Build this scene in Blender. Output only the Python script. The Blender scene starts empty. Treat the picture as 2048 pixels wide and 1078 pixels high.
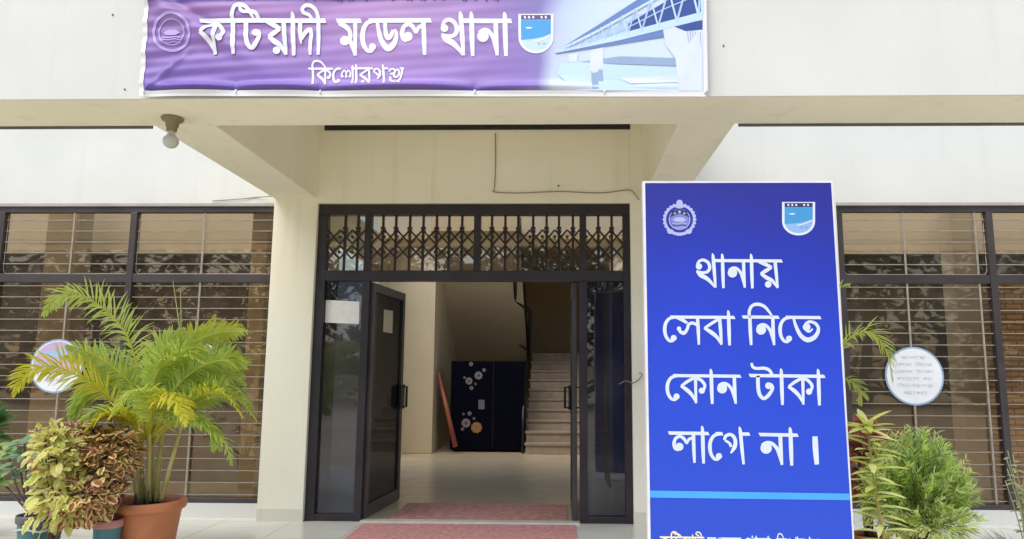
import bpy, bmesh, math, random
from mathutils import Vector, Matrix
R = math.radians
S = bpy.context.scene
COL = S.collection
rng = random.Random(7)

# ------------------------------------------------------------------ camera
CAM = Vector((0.476, -6.325, 1.275))
FPX, PPX, PPY = 1441.6, 1084.0, 543.4
YAW, PITCH, ROLL = 0.0244, 0.1382, 0.0046
_f = Vector((-math.sin(YAW)*math.cos(PITCH), math.cos(YAW)*math.cos(PITCH), math.sin(PITCH)))
_r = _f.cross(Vector((0, 0, 1))).normalized()
_u = _r.cross(_f)
_r2 = math.cos(ROLL)*_r + math.sin(ROLL)*_u
_u2 = -math.sin(ROLL)*_r + math.cos(ROLL)*_u
cd = bpy.data.cameras.new('camera')
cam = bpy.data.objects.new('camera', cd); COL.objects.link(cam)
m = Matrix((_r2, _u2, -_f)).transposed().to_4x4(); m.translation = CAM
cam.matrix_world = m
cd.sensor_width = 36; cd.lens = FPX/2048*36
cd.shift_x = -(PPX-1024)/2048; cd.shift_y = (PPY-539)/2048
cd.clip_start = 0.05; cd.clip_end = 2000
S.camera = cam

def ray(px, py):
    return (_f + _r2*((px-PPX)/FPX) - _u2*((py-PPY)/FPX))
def at(px, py, Y):
    "point of the plane y = Y seen at that place of the photograph"
    d = ray(px, py); return CAM + d*((Y-CAM.y)/d.y)
def atz(px, py, Z):
    d = ray(px, py); return CAM + d*((Z-CAM.z)/d.z)

# ------------------------------------------------------------------ light
SUN_EL, SUN_AZ = R(56), R(212)          # azimuth clockwise from +Y: sun stands behind the photographer, to the left
w = bpy.data.worlds.new('World'); S.world = w; w.use_nodes = True
nt = w.node_tree; nt.nodes.clear()
sky = nt.nodes.new('ShaderNodeTexSky'); sky.sky_type = 'NISHITA'; sky.sun_disc = False
sky.sun_elevation = SUN_EL; sky.sun_rotation = SUN_AZ; sky.air_density = 1.0; sky.dust_density = 2.0; sky.ozone_density = 1.0
bg = nt.nodes.new('ShaderNodeBackground'); bg.inputs[1].default_value = 0.15
wo = nt.nodes.new('ShaderNodeOutputWorld')
nt.links.new(sky.outputs[0], bg.inputs[0]); nt.links.new(bg.outputs[0], wo.inputs[0])
sd = bpy.data.lights.new('sun', 'SUN'); sd.energy = 1.5; sd.angle = R(60); sd.color = (1, .96, .90)
so = bpy.data.objects.new('sun', sd); COL.objects.link(so)
sv = Vector((math.sin(SUN_AZ)*math.cos(SUN_EL), math.cos(SUN_AZ)*math.cos(SUN_EL), math.sin(SUN_EL)))
so.rotation_euler = sv.to_track_quat('Z', 'Y').to_euler(); so.location = sv*30
S.view_settings.view_transform = 'Standard'; S.view_settings.look = 'None'
S.view_settings.gamma = 1; S.view_settings.exposure = 0.62
S.render.engine = 'CYCLES'
S.cycles.max_bounces = 10; S.cycles.diffuse_bounces = 6; S.cycles.transparent_max_bounces = 16
S.cycles.caustics_reflective = False; S.cycles.caustics_refractive = False

# ------------------------------------------------------------------ materials
def lin(r, g, b):
    f = lambda c: (c/255/12.92) if c/255 <= .04045 else ((c/255+.055)/1.055)**2.4
    return (f(r), f(g), f(b))
def mat(name, col, rough=.6, var=.12, scale=6, bump=0, bscale=60, metal=0, spec=.5, col2=None, detail=4):
    M = bpy.data.materials.new(name); M.use_nodes = True
    n = M.node_tree.nodes; l = M.node_tree.links; b = n['Principled BSDF']
    b.inputs['Roughness'].default_value = rough; b.inputs['Metallic'].default_value = metal
    b.inputs['Specular IOR Level'].default_value = spec
    tc = n.new('ShaderNodeTexCoord')
    no = n.new('ShaderNodeTexNoise'); no.inputs['Scale'].default_value = scale; no.inputs['Detail'].default_value = detail
    l.new(tc.outputs['Object'], no.inputs['Vector'])
    cr = n.new('ShaderNodeValToRGB')
    c2 = col2 or tuple(min(1, c*(1+var)) for c in col)
    c1 = col if col2 else tuple(c*(1-var) for c in col)
    cr.color_ramp.elements[0].color = (*c1, 1); cr.color_ramp.elements[1].color = (*c2, 1)
    cr.color_ramp.elements[0].position = .3; cr.color_ramp.elements[1].position = .7
    l.new(no.outputs[0], cr.inputs[0]); l.new(cr.outputs[0], b.inputs['Base Color'])
    if bump:
        nb = n.new('ShaderNodeTexNoise'); nb.inputs['Scale'].default_value = bscale; nb.inputs['Detail'].default_value = 5
        l.new(tc.outputs['Object'], nb.inputs['Vector'])
        bp = n.new('ShaderNodeBump'); bp.inputs['Strength'].default_value = bump; bp.inputs['Distance'].default_value = .01
        l.new(nb.outputs[0], bp.inputs['Height']); l.new(bp.outputs[0], b.inputs['Normal'])
    return M
def leafmat(name, col, col2=None, scale=9, trans=.35, rough=.45):
    M = mat(name, col, rough, .25, scale, col2=col2, spec=.35)
    n = M.node_tree.nodes; l = M.node_tree.links; b = n['Principled BSDF']; out = n['Material Output']
    cr = [x for x in n if x.type == 'VALTORGB'][0]
    t = n.new('ShaderNodeBsdfTranslucent'); mx = n.new('ShaderNodeMixShader'); mx.inputs[0].default_value = trans
    l.new(cr.outputs[0], t.inputs['Color']); l.new(b.outputs[0], mx.inputs[1]); l.new(t.outputs[0], mx.inputs[2]); l.new(mx.outputs[0], out.inputs[0])
    return M
def glassmat(name, tint, refl, gcol=(1, 1, 1), rough=.015, dust=.04):
    M = bpy.data.materials.new(name); M.use_nodes = True
    n = M.node_tree.nodes; l = M.node_tree.links; n.remove(n['Principled BSDF']); out = n['Material Output']
    t = n.new('ShaderNodeBsdfTransparent'); t.inputs[0].default_value = (*tint, 1)
    g = n.new('ShaderNodeBsdfGlossy'); g.inputs['Color'].default_value = (*gcol, 1); g.inputs['Roughness'].default_value = rough
    tc = n.new('ShaderNodeTexCoord'); no = n.new('ShaderNodeTexNoise'); no.inputs['Scale'].default_value = 1.3
    l.new(tc.outputs['Object'], no.inputs['Vector'])
    bp = n.new('ShaderNodeBump'); bp.inputs['Strength'].default_value = .06; bp.inputs['Distance'].default_value = .05
    l.new(no.outputs[0], bp.inputs['Height']); l.new(bp.outputs[0], g.inputs['Normal'])
    mx = n.new('ShaderNodeMixShader'); mx.inputs[0].default_value = refl
    l.new(t.outputs[0], mx.inputs[1]); l.new(g.outputs[0], mx.inputs[2])
    # thin film of dust, thicker in patches
    du = n.new('ShaderNodeBsdfDiffuse'); du.inputs['Color'].default_value = (.55, .53, .48, 1)
    n2 = n.new('ShaderNodeTexNoise'); n2.inputs['Scale'].default_value = 2.2; n2.inputs['Detail'].default_value = 6; l.new(tc.outputs['Object'], n2.inputs['Vector'])
    mr = n.new('ShaderNodeMapRange'); mr.inputs[1].default_value = .3; mr.inputs[2].default_value = .75; mr.inputs[3].default_value = dust*.4; mr.inputs[4].default_value = dust*1.6
    l.new(n2.outputs[0], mr.inputs[0]); m3 = n.new('ShaderNodeMixShader'); l.new(mr.outputs[0], m3.inputs[0])
    l.new(mx.outputs[0], m3.inputs[1]); l.new(du.outputs[0], m3.inputs[2]); l.new(m3.outputs[0], out.inputs[0])
    return M
def plaster(name, col, dirt=.12):
    "painted plaster: broad tone drift, faint vertical rain streaks, fine grain"
    M = mat(name, col, .72, .035, 1.6, bump=.11, bscale=90, spec=.25)
    n = M.node_tree.nodes; l = M.node_tree.links; b = n['Principled BSDF']
    cr = [x for x in n if x.type == 'VALTORGB'][0]; tc = [x for x in n if x.type == 'TEX_COORD'][0]
    mp = n.new('ShaderNodeMapping'); mp.inputs['Scale'].default_value = (7, 7, .5); l.new(tc.outputs['Object'], mp.inputs[0])
    s = n.new('ShaderNodeTexNoise'); s.inputs['Scale'].default_value = 1.2; s.inputs['Detail'].default_value = 6; l.new(mp.outputs[0], s.inputs['Vector'])
    r = n.new('ShaderNodeValToRGB'); r.color_ramp.elements[0].position = .56; r.color_ramp.elements[1].position = .8
    r.color_ramp.elements[0].color = (0, 0, 0, 1); r.color_ramp.elements[1].color = (dirt, dirt, dirt, 1)
    l.new(s.outputs[0], r.inputs[0])
    sp = n.new('ShaderNodeTexNoise'); sp.inputs['Scale'].default_value = 24; sp.inputs['Detail'].default_value = 2; l.new(tc.outputs['Object'], sp.inputs['Vector'])
    r2 = n.new('ShaderNodeValToRGB'); r2.color_ramp.elements[0].position = .77; r2.color_ramp.elements[1].position = .82
    r2.color_ramp.elements[0].color = (0, 0, 0, 1); r2.color_ramp.elements[1].color = (dirt*2, dirt*2, dirt*2, 1)
    l.new(sp.outputs[0], r2.inputs[0])
    ad = n.new('ShaderNodeMath'); ad.operation = 'MAXIMUM'; l.new(r.outputs[0], ad.inputs[0]); l.new(r2.outputs[0], ad.inputs[1])
    mx = n.new('ShaderNodeMixRGB'); mx.inputs[2].default_value = (col[0]*.5, col[1]*.47, col[2]*.4, 1)
    l.new(ad.outputs[0], mx.inputs[0]); l.new(cr.outputs[0], mx.inputs[1]); l.new(mx.outputs[0], b.inputs['Base Color'])
    return M

WALL = plaster('lit_face_plaster', (.70, .705, .665))  # the building's cream plaster, toned down on lit faces to soften the light contrast
PIL = plaster('shaded_face_plaster', (.88, .855, .70), .2)  # same plaster, lightened for the faces in shade around the canopy
SKIRT = plaster('skirting_paint', (.70, .68, .56), .3)
INW = plaster('inner_plaster', (.66, .565, .385))
SOFF = plaster('stair_soffit', (.76, .68, .54))
FRAME = mat('dark_aluminium', (.035, .030, .036), .38, .2, 3, bump=.05, metal=.3)
FRAME2 = mat('bronze_aluminium', (.085, .072, .075), .34, .2, 3, metal=.5)
FRAME3 = mat('grey_aluminium', (.065, .058, .060), .4, .2, 3, bump=.05, metal=.3)
BLACK = mat('black_metal', (.010, .010, .012), .4, .2)
LATT = mat('gate_iron', (.018, .012, .011), .5, .3, 20)
NAVY = mat('navy_gate_paint', (.011, .011, .040), .4, .25, 12)
BARS = mat('grille_paint', (.33, .30, .245), .5, .2, 15)
GLASS = glassmat('tinted_window_glass', (.80, .73, .62), .08, (.95, .78, .58))
GLASS2 = glassmat('smoked_door_glass', (.20, .20, .22), .085, (.85, .86, .95))
GLASS3 = glassmat('transom_glass', (.78, .72, .62), .15, (.97, .90, .78))
WHITE = mat('white_print', (.80, .80, .80), .5, .02)
LETTER = mat('letter_white', (.86, .87, .90), .5, .02)
PAPER = mat('paper', (.88, .88, .85), .7, .05, 20)
PAPER2 = mat('cream_paper', (.62, .58, .42), .7, .05, 20)
RED = mat('red_carpet', (.62, .295, .265), .95, .22, 25, bump=.5, bscale=400)
TERRA = mat('terracotta_plastic', (.47, .165, .062), .5, .15, 5, bump=.1)
TEAL = mat('teal_plastic', (.055, .17, .19), .4, .15, 6)
PINK = mat('pink_plastic', (.44, .20, .18), .45, .15, 6)
GREYP = mat('grey_plastic', (.13, .11, .11), .5, .2, 8)
SOIL = mat('soil', (.022, .016, .012), .95, .5, 60, bump=1, bscale=120)
STEM = mat('palm_cane', (.30, .28, .07), .55, .35, 9, col2=(.52, .44, .17))
STEMB = mat('brown_stem', (.09, .06, .045), .7, .3, 20)
TILE = None

# ------------------------------------------------------------------ mesh helpers
class MB:
    def __init__(s): s.v = []; s.f = []; s.m = []; s.sm = []
    def face(s, pts, mi=0, smooth=False):
        b = len(s.v); s.v += [tuple(p) for p in pts]; s.f.append(tuple(range(b, b+len(pts)))); s.m.append(mi); s.sm.append(smooth)
    def box(s, x0, x1, y0, y1, z0, z1, mi=0, M=None):
        P = [Vector((x, y, z)) for x in (x0, x1) for y in (y0, y1) for z in (z0, z1)]
        if M: P = [M @ p for p in P]
        b = len(s.v); s.v += [tuple(p) for p in P]
        for q in ((0,1,3,2),(4,6,7,5),(0,4,5,1),(2,3,7,6),(0,2,6,4),(1,5,7,3)):
            s.f.append(tuple(b+i for i in q)); s.m.append(mi); s.sm.append(False)
        return s
    def tube(s, pts, rad, n=8, mi=0, caps=True):
        pts = [Vector(p) for p in pts]; rr = rad if isinstance(rad, (list, tuple)) else [rad]*len(pts)
        rings = []; pu = None
        for i, p in enumerate(pts):
            t = (pts[min(i+1, len(pts)-1)]-pts[max(i-1, 0)]).normalized()
            if pu is None:
                pu = t.orthogonal().normalized()
            pu = (pu - t*pu.dot(t)).normalized(); pv = t.cross(pu)
            b = len(s.v)
            for k in range(n):
                a = 2*math.pi*k/n; s.v.append(tuple(p+(pu*math.cos(a)+pv*math.sin(a))*rr[i]))
            rings.append(b)
        for a, b in zip(rings, rings[1:]):
            for k in range(n):
                s.f.append((a+k, a+(k+1) % n, b+(k+1) % n, b+k)); s.m.append(mi); s.sm.append(True)
        if caps:
            s.f.append(tuple(rings[0]+k for k in reversed(range(n)))); s.m.append(mi); s.sm.append(False)
            s.f.append(tuple(rings[-1]+k for k in range(n))); s.m.append(mi); s.sm.append(False)
        return s
    def lathe(s, c, prof, n=40, mi=0, mis=None):
        c = Vector(c); rings = []
        for (r, z) in prof:
            b = len(s.v)
            for k in range(n):
                a = 2*math.pi*k/n; s.v.append((c.x+r*math.cos(a), c.y+r*math.sin(a), c.z+z))
            rings.append(b)
        for i, (a, b) in enumerate(zip(rings, rings[1:])):
            for k in range(n):
                s.f.append((a+k, a+(k+1) % n, b+(k+1) % n, b+k)); s.m.append(mis[i] if mis else mi); s.sm.append(True)
        return s
    def build(s, name, mats, parent=None, bevel=0):
        me = bpy.data.meshes.new(name); me.from_pydata(s.v, [], s.f); 
        for mm in (mats if isinstance(mats, (list, tuple)) else [mats]): me.materials.append(mm)
        me.polygons.foreach_set('material_index', s.m); me.polygons.foreach_set('use_smooth', s.sm); me.update()
        o = bpy.data.objects.new(name, me); COL.objects.link(o)
        if parent:
            o.parent = parent
            pw = Vector((0, 0, 0)); p = parent
            while p: pw += p.location; p = p.parent
            o.matrix_parent_inverse = Matrix.Translation(-pw)
        if bevel:
            bv = o.modifiers.new('bevel', 'BEVEL'); bv.width = bevel; bv.segments = 2; bv.limit_method = 'ANGLE'
        return o
def tag(o, label, cat, group=None, kind=None):
    o['label'] = label; o['category'] = cat
    if group: o['group'] = group
    if kind: o['kind'] = kind
    return o
def thing(name, label, cat, loc=(0, 0, 0), group=None):
    o = bpy.data.objects.new(name, None); COL.objects.link(o); o.location = loc; o.empty_display_size = .1
    return tag(o, label, cat, group)
def cat_rom(pts, n=6):
    "smooth curve through points of any dimension"
    out = []; N = len(pts); dim = len(pts[0])
    if N < 3:
        return [tuple(pts[0][k]+(pts[1][k]-pts[0][k])*i/n for k in range(dim)) for i in range(n+1)]
    for i in range(N-1):
        p0, p1, p2, p3 = pts[max(i-1, 0)], pts[i], pts[i+1], pts[min(i+2, N-1)]
        for j in range(n):
            t = j/n
            out.append(tuple(.5*((2*p1[k])+(-p0[k]+p2[k])*t+(2*p0[k]-5*p1[k]+4*p2[k]-p3[k])*t*t+(-p0[k]+3*p1[k]-3*p2[k]+p3[k])*t**3) for k in range(dim)))
    out.append(tuple(pts[-1])); return out

# ------------------------------------------------------------------ the setting
def tilemat():
    M = mat('floor_tile', (.74, .72, .63), .22, .06, 3, spec=.5)
    n = M.node_tree.nodes; l = M.node_tree.links; b = n['Principled BSDF']
    cr = [x for x in n if x.type == 'VALTORGB'][0]; tc = [x for x in n if x.type == 'TEX_COORD'][0]
    br = n.new('ShaderNodeTexBrick'); br.offset = 0; br.inputs['Scale'].default_value = 1
    br.inputs['Brick Width'].default_value = .6; br.inputs['Row Height'].default_value = .6; br.inputs['Mortar Size'].default_value = .004
    l.new(tc.outputs['Object'], br.inputs['Vector'])
    mx = n.new('ShaderNodeMixRGB'); mx.inputs[2].default_value = (.42, .40, .33, 1)
    l.new(br.outputs['Fac'], mx.inputs[0]); l.new(cr.outputs[0], mx.inputs[1]); l.new(mx.outputs[0], b.inputs['Base Color'])
    return M
TILE = tilemat()
LTILE = mat('lobby_tile', (.56, .47, .31), .25, .08, 3, spec=.5)
YARD = mat('yard_paving', (.60, .52, .36), .9, .2, 2, bump=.4, bscale=30)
def struct(o):
    o['kind'] = 'structure'; return o
XL, XR, XP, HB, HD, WY = -1.711, 1.107, -2.109, 2.821, 2.779, .124
mb = MB(); mb.box(-300, 300, -300, 300, -.8, -.30); struct(mb.build('ground', YARD))
mb = MB(); mb.box(-9, 9, -3.3, .124, -.5, 0); struct(mb.build('porch_floor', TILE))
mb = MB(); mb.box(-9, 9, .124, 10.5, -.5, -.004); struct(mb.build('lobby_floor', LTILE))

# ------------------------------------------------------------------ building
B = thing('station_building', 'cream plastered public building with dark framed windows and a canopied entrance', 'building')
TOP = 3.80
FT = 3.52                                                # top of the front beam
XWR = at(1672, 415, WY).x                                # left jamb of the right window
HWt, ZS = 2.78, .125
XRP = 1.52
def part(name, mats, fn, bevel=0, parent=B):
    q = MB(); fn(q); return q.build(name, mats, parent, bevel)
# walls above and below the windows; the sill wall
part('wall', WALL, lambda q: (q.box(-9, XP, WY, .36, HWt, TOP), q.box(-9, XP, WY, .36, -.1, ZS), q.box(-9, -7.2, WY, .36, ZS, HWt)))
part('wall', WALL, lambda q: (q.box(XRP, 9, WY, .36, HWt, TOP), q.box(XRP, 9, WY, .36, -.1, ZS), q.box(XRP, XWR, WY, .36, ZS, HWt), q.box(7.6, 9, WY, .36, ZS, HWt)))
part('lintel_wall', PIL, lambda q: q.box(XL, XR, 0, .30, HD, TOP))
for a, b_ in ((XP, XL), (XR, XRP)):
    p = part('pillar', PIL, lambda q: q.box(a, b_, 0, .36, 0, TOP), .006)
    q = MB(); q.box(a-.003, b_+.002, -.004, .0, 0, .105); q.build('skirting', SKIRT, p)
part('front_beam', PIL, lambda q: q.box(-9, 9, -2.39, -1.95, HB, FT), .004)
part('fascia', WALL, lambda q: q.box(-9, 9, -2.404, -2.3905, HB+.001, FT), .003)
part('canopy_beam', PIL, lambda q: q.box(XP, XL-.01, -1.95, 0, HB, 3.62), .006)
part('canopy_beam', PIL, lambda q: q.box(1.217, 1.574, -1.95, 0, HB, 3.62), .006)
part('canopy_slab', PIL, lambda q: q.box(XP, 1.574, -1.95, 0, 3.62, 3.74))
za, zb = at(900, 260, 0).z, at(900, 248, 0).z
part('dark_gap_strip', BLACK, lambda q: q.box(at(650, 255, 0).x, at(1260, 255, 0).x, -.012, 0, za, zb+.02))  # black strip on the wall; its colour stands in for the dark of a gap
# thin dark strips behind the front beam on both open sides
part('edge_strip', GREYP, lambda q: q.box(-8.9, at(305, 250, -1.94).x, -1.95, -1.93, HB-.012, HB+.05))
part('edge_strip', GREYP, lambda q: q.box(1.60, 8.9, -1.95, -1.93, HB-.012, HB+.05))
part('window_drip', mat('drip_plaster', (.42, .40, .36), .7), lambda q: q.box(-7.2, XP-.002, WY-.018, WY, HWt, HWt+.025))
part('window_drip', bpy.data.materials['drip_plaster'], lambda q: q.box(XWR, 7.6, WY-.018, WY, HWt, HWt+.025))
part('roof', WALL, lambda q: (q.box(-9, 9, .36, .8, 3.45, TOP), q.box(-2.45, 2.6, .8, 2.4, 3.45, TOP), q.box(-2.45, 2.6, 5.0, 9.6, 3.45, TOP)))  # unseen openings left over offices and lobby to let daylight in

# ------------- windows: frame (part) > pane, grille
def bar_x(px, py): return at(px, py, WY+.03).x
zt1, zt0 = at(1024, 549, WY+.03).z, at(1024, 566, WY+.03).z
def window(x0, x1, mullions, verts, lab):
    q = MB(); F0, F1 = WY+.01, WY+.07
    q.box(x0, x1, F0, F1, HWt-.055, HWt); q.box(x0, x1, F0, F1, ZS, ZS+.045)
    edges = [x0+.025]+list(mullions)+[x1-.025]
    for xm in edges: q.box(xm-.030, xm+.030, F0-.004, F1+.004, ZS+.045, HWt-.055)
    for a, b_ in zip(edges, edges[1:]): q.box(a+.030, b_-.030, F0, F1, zt0, zt1)
    fr = q.build('window', FRAME2, B, .004)
    fr['label'] = lab
    for a, b_ in zip(edges, edges[1:]):
        for z0, z1 in ((ZS+.045, zt0), (zt1, HWt-.055)):
            q = MB(); q.box(a+.030, b_-.030, WY+.048, WY+.053, z0, z1); q.build('pane', GLASS, fr)
            # pale rubber gasket with rounded lower corners
            q = MB(); r = .05; X0, X1 = a+.036, b_-.036; Y = WY+.046
            pts = [(X0, Y, z1-.01), (X0, Y, z0+r)]+[(X0+r-r*math.cos(t), Y, z0+r-r*math.sin(t)) for t in (.4, .8, 1.2)]
            pts += [(X0+r, Y, z0+.006), (X1-r, Y, z0+.006)]+[(X1-r+r*math.sin(t), Y, z0+r-r*math.cos(t)) for t in (.4, .8, 1.2)]+[(X1, Y, z0+r), (X1, Y, z1-.01)]
            if z0 > 1: q.tube(pts, .0035, 5); q.build('gasket', mat('gasket', (.42, .38, .33), .5) if 'gasket' not in bpy.data.materials else bpy.data.materials['gasket'], fr)
    q = MB(); z = ZS+.07
    while z < HWt-.07:
        if not (zt0-.01 < z < zt1+.01):
            for a, b_ in zip(edges, edges[1:]):
                q.box(a+.031, b_-.031, WY+.028, WY+.036, z-.0036, z+.0036)
        z += .1025
    for xv in verts: q.box(xv-.008, xv+.008, WY+.020, WY+.027, ZS+.046, HWt-.056)
    q.build('grille', BARS, fr)
    return fr
m1, m0 = bar_x(271, 430), bar_x(8, 430)
window(-7.2, XP, [m0-1.27*2, m0-1.27, m0, m1], [bar_x(151, 430), bar_x(411, 430), m0-.63], 'dark framed window behind the palm')
m2 = bar_x(1975, 430)
window(XWR, 7.6, [m2, m2+1.27, m2+2.54], [bar_x(1804, 430), bar_x(1947, 430), m2+.6], 'dark framed window beside the blue board')

# ------------- entrance: frame (part) > panes, lattice; side lights; two leaves
FY = .04
def dx(px, py=480): return at(px, py, FY).x
def dz(py, px=950): return at(px, py, FY).z
ztb, ztt = dz(562), dz(541)
xs = [dx(735), dx(954), dx(1166)]
q = MB()
q.box(XL, XR, FY, FY+.09, dz(429), HD)                   # head
q.box(XL, XL+.085, FY, FY+.09, 0, dz(429)); q.box(XR-.062, XR, FY, FY+.09, 0, dz(429))
q.box(XL+.085, XR-.062, FY-.006, FY+.085, ztb, ztt)
for i, x in enumerate(xs):
    q.box(x-.030, x+.030, FY, FY+.08, ztt, dz(429))
    if i != 1: q.box(x-.034, x+.034, FY, FY+.08, 0, ztb)
q.box(XL+.085, xs[0]-.034, FY+.004, FY+.07, .0, .055); q.box(xs[2]+.034, XR-.062, FY+.004, FY+.07, .0, .055)
ef = q.build('entrance_frame', FRAME, B, .004)
tx = [XL+.085, xs[0], xs[1], xs[2], XR-.062]
for i in range(4):
    a, b_ = tx[i]+(.03 if i else 0), tx[i+1]-(.03 if i < 3 else 0)
    q = MB(); q.box(a, b_, FY+.038, FY+.043, ztt, dz(429)); q.build('transom_pane', GLASS3, ef)
for a, b_ in ((XL+.085, xs[0]-.034), (xs[2]+.034, XR-.062)):
    q = MB(); q.box(a, b_, FY+.045, FY+.051, .055, ztb); q.build('side_pane', GLASS2, ef)
# collapsible gate lattice showing in the transom: uprights plus two rows of crossed flats
q = MB(); gy = FY+.022
ups = [688, 714, 764, 790, 818, 845, 872, 897, 923, 983, 1010, 1036, 1066, 1093, 1118, 1146, 1197, 1224]
uz0, uz1 = ztt, dz(429)
for px in ups:
    x = dx(px); q.box(x-.011, x+.011, gy, gy+.012, uz0, uz1)
    for py in (455, 462): q.box(x-.022, x+.022, gy-.004, gy+.010, dz(py+3), dz(py-2))
for (za_, zb_) in ((dz(487), dz(459)), (dz(517), dz(490))):
    for bay in range(4):
        a, b_ = tx[bay]+(.03 if bay else 0), tx[bay+1]-(.03 if bay < 3 else 0)
        n = {0: 3, 1: 8, 2: 8, 3: 3}[bay]; st = (b_-a)/n
        for k in range(n):
            for s_ in (0, 1):
                p, p2 = Vector((a+k*st, gy-.003-.004*s_, za_ if s_ == 0 else zb_)), Vector((a+(k+1)*st, gy-.003-.004*s_, zb_ if s_ == 0 else za_))
                d = (p2-p).normalized(); nn = Vector((-d.z, 0, d.x))*.0075
                for yy in (0,):
                    P = [p-nn, p2-nn, p2+nn, p+nn]; off = Vector((0, -.0035, 0))
                    q.face([c for c in P]); q.face([c+off for c in reversed(P)])
                    for j in range(4): q.face([P[j], P[j]+off, P[(j+1) % 4]+off, P[(j+1) % 4]])
            # rivet collar
            q.tube([(a+k*st, gy-.012, (za_+zb_)/2), (a+k*st, gy+.001, (za_+zb_)/2)], .014, 8)
q.build('gate_lattice', LATT, ef)
def leaf(h0, h1, handle_side, lab=None):
    "door leaf between two plan points, hinge first"
    h0, h1 = Vector(h0), Vector(h1); L = (h1-h0).length; a = math.atan2(h1.y-h0.y, h1.x-h0.x)
    M = Matrix.Translation((h0.x, h0.y, 0)) @ Matrix.Rotation(a, 4, 'Z')
    z0, z1 = .012, ztb-.006
    q = MB(); t = .022
    q.box(0, .07, -t, t, z0, z1, M=M); q.box(L-.07, L, -t, t, z0, z1, M=M)
    q.box(.07, L-.07, -t, t, z0, z0+.11, M=M); q.box(.07, L-.07, -t, t, z1-.08, z1, M=M)
    o = q.build('door_leaf', FRAME3, B, .003)
    if lab: o['label'] = lab
    q = MB(); q.box(.07, L-.07, -.003, .003, z0+.11, z1-.08, M=M); q.build('pane', GLASS2, o)
    q = MB(); zc = dz(797)-.02
    q.box(L-.13, L+.006, t+.0005, t+.02, zc-.12, zc+.12, M=M); q.box(L-.13, L+.006, -t-.02, -t-.0005, zc-.12, zc+.12, M=M)
    for sgn in (1, -1):
        q.tube([M @ Vector((L-.05, sgn*(t+.012), zc-.1)), M @ Vector((L-.05, sgn*(t+.055), zc-.1)), M @ Vector((L-.05, sgn*(t+.055), zc+.1)), M @ Vector((L-.05, sgn*(t+.012), zc+.1))], .012, 8)
    q.build('handle', BLACK, o)
    return M, L
hl = Vector((xs[0]+.036, FY+.05, 1)); fl = at(801, 800, 1.06)
ML, LL = leaf((hl.x, FY+.05), (fl.x, 1.06), 1, 'left door leaf standing half open with a small paper on its glass')
hr = at(1149, 800, FY+.05)
leaf((hr.x, FY+.05), (hr.x+.0, 1.05), 1, 'right door leaf swung fully open')
# folded collapsible gate behind the right side light
q = MB()
for k in range(9):
    x = dx(1222)+.10+.012*(k % 2); y = .30+.075*k
    q.box(x-.02, x+.02, y, y+.028, .02, ztb+.05)
    q.box(x-.035, x-.02, y+.006, y+.022, .02, ztb+.05)
for z in (.3, .55, 1.0, 1.25, 1.75, 2.0): q.box(dx(1222)+.08, dx(1222)+.13, .28, .99, z, z+.02)
q.build('folding_gate', NAVY, B)

# ------------- interior
YB = 5.25
pier_l, pier_r = at(770, 700, YB).x, at(868, 700, YB).x
stx0, stx1 = at(1052, 800, YB).x, at(1052, 800, YB).x+1.35
CEIL = 3.38
part('lobby_ceiling', INW, lambda q: (q.box(-8.99, 8.99, .362, .79, CEIL, 3.45), q.box(-2.44, 2.59, .79, 2.39, CEIL, 3.45), q.box(-2.44, 2.59, 5.01, 9.59, CEIL, 3.45)))  # gaps follow the added roof openings that light the rooms
part('lobby_wall', INW, lambda q: q.box(-2.3, pier_r, YB, YB+.3, 0, CEIL))
part('lobby_wall', INW, lambda q: (q.box(pier_r-.15, pier_r, YB+.3, 9.4, 0, CEIL)))
part('lobby_wall', INW, lambda q: q.box(pier_r-.15, stx1+.15, 9.4, 9.6, 0, CEIL))
part('lobby_wall', INW, lambda q: (q.box(stx1, stx1+.2, YB, 9.4, 0, CEIL), q.box(stx1+.2, 2.6, YB, YB+.2, 0, CEIL)))
# partitions to the two offices, each with a wide open passage
part('partition', INW, lambda q: (q.box(-2.45, -2.3, .36, 2.6, 0, CEIL), q.box(-2.45, -2.3, 4.6, YB+.3, 0, CEIL), q.box(-2.45, -2.3, 2.6, 4.6, 2.9, CEIL)))
part('partition', INW, lambda q: (q.box(2.45, 2.6, .36, 2.6, 0, CEIL), q.box(2.45, 2.6, 4.6, YB, 0, CEIL), q.box(2.45, 2.6, 2.6, 4.6, 2.9, CEIL)))
# staircase: ten risers going up away from the door, landing, second flight returning above
RISE, GO, NST = .163, .275, 10
q = MB()
for k in range(NST):
    q.box(stx0, stx1, YB+GO*k, YB+GO*(k+1), 0, RISE*(k+1)-.03)
    q.box(stx0-.02, stx1, YB+GO*k-.02, YB+GO*(k+1)-(0.02 if k < NST-1 else 0), RISE*(k+1)-.03, RISE*(k+1))
q.box(pier_r, stx1, YB+GO*NST, 9.4, RISE*NST-.16, RISE*NST)
stc = q.build('staircase', mat('stair_stone', (.36, .29, .22), .5, .12, 8), B)
q = MB()
sx0, sx1 = pier_r, stx0-.10
yl, zl = YB+GO*NST, RISE*NST-.16
P = [(sx0, yl, zl), (sx1, yl, zl), (sx1, yl-3.3, zl+1.98), (sx0, yl-3.3, zl+1.98)]
Q = [(x, y, z+.22) for x, y, z in P]
q.face(P); q.face(list(reversed(Q)))
for j in range(4): q.face([P[j], Q[j], Q[(j+1) % 4], P[(j+1) % 4]])
q.build('stair_flight', SOFF, B)
q = MB()
q.face([(sx1+.002, y, z) for (x, y, z) in (P[1], Q[1], Q[2], P[2])]); q.face([(sx1+.03, y, z) for (x, y, z) in (P[2], Q[2], Q[1], P[1])])
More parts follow.
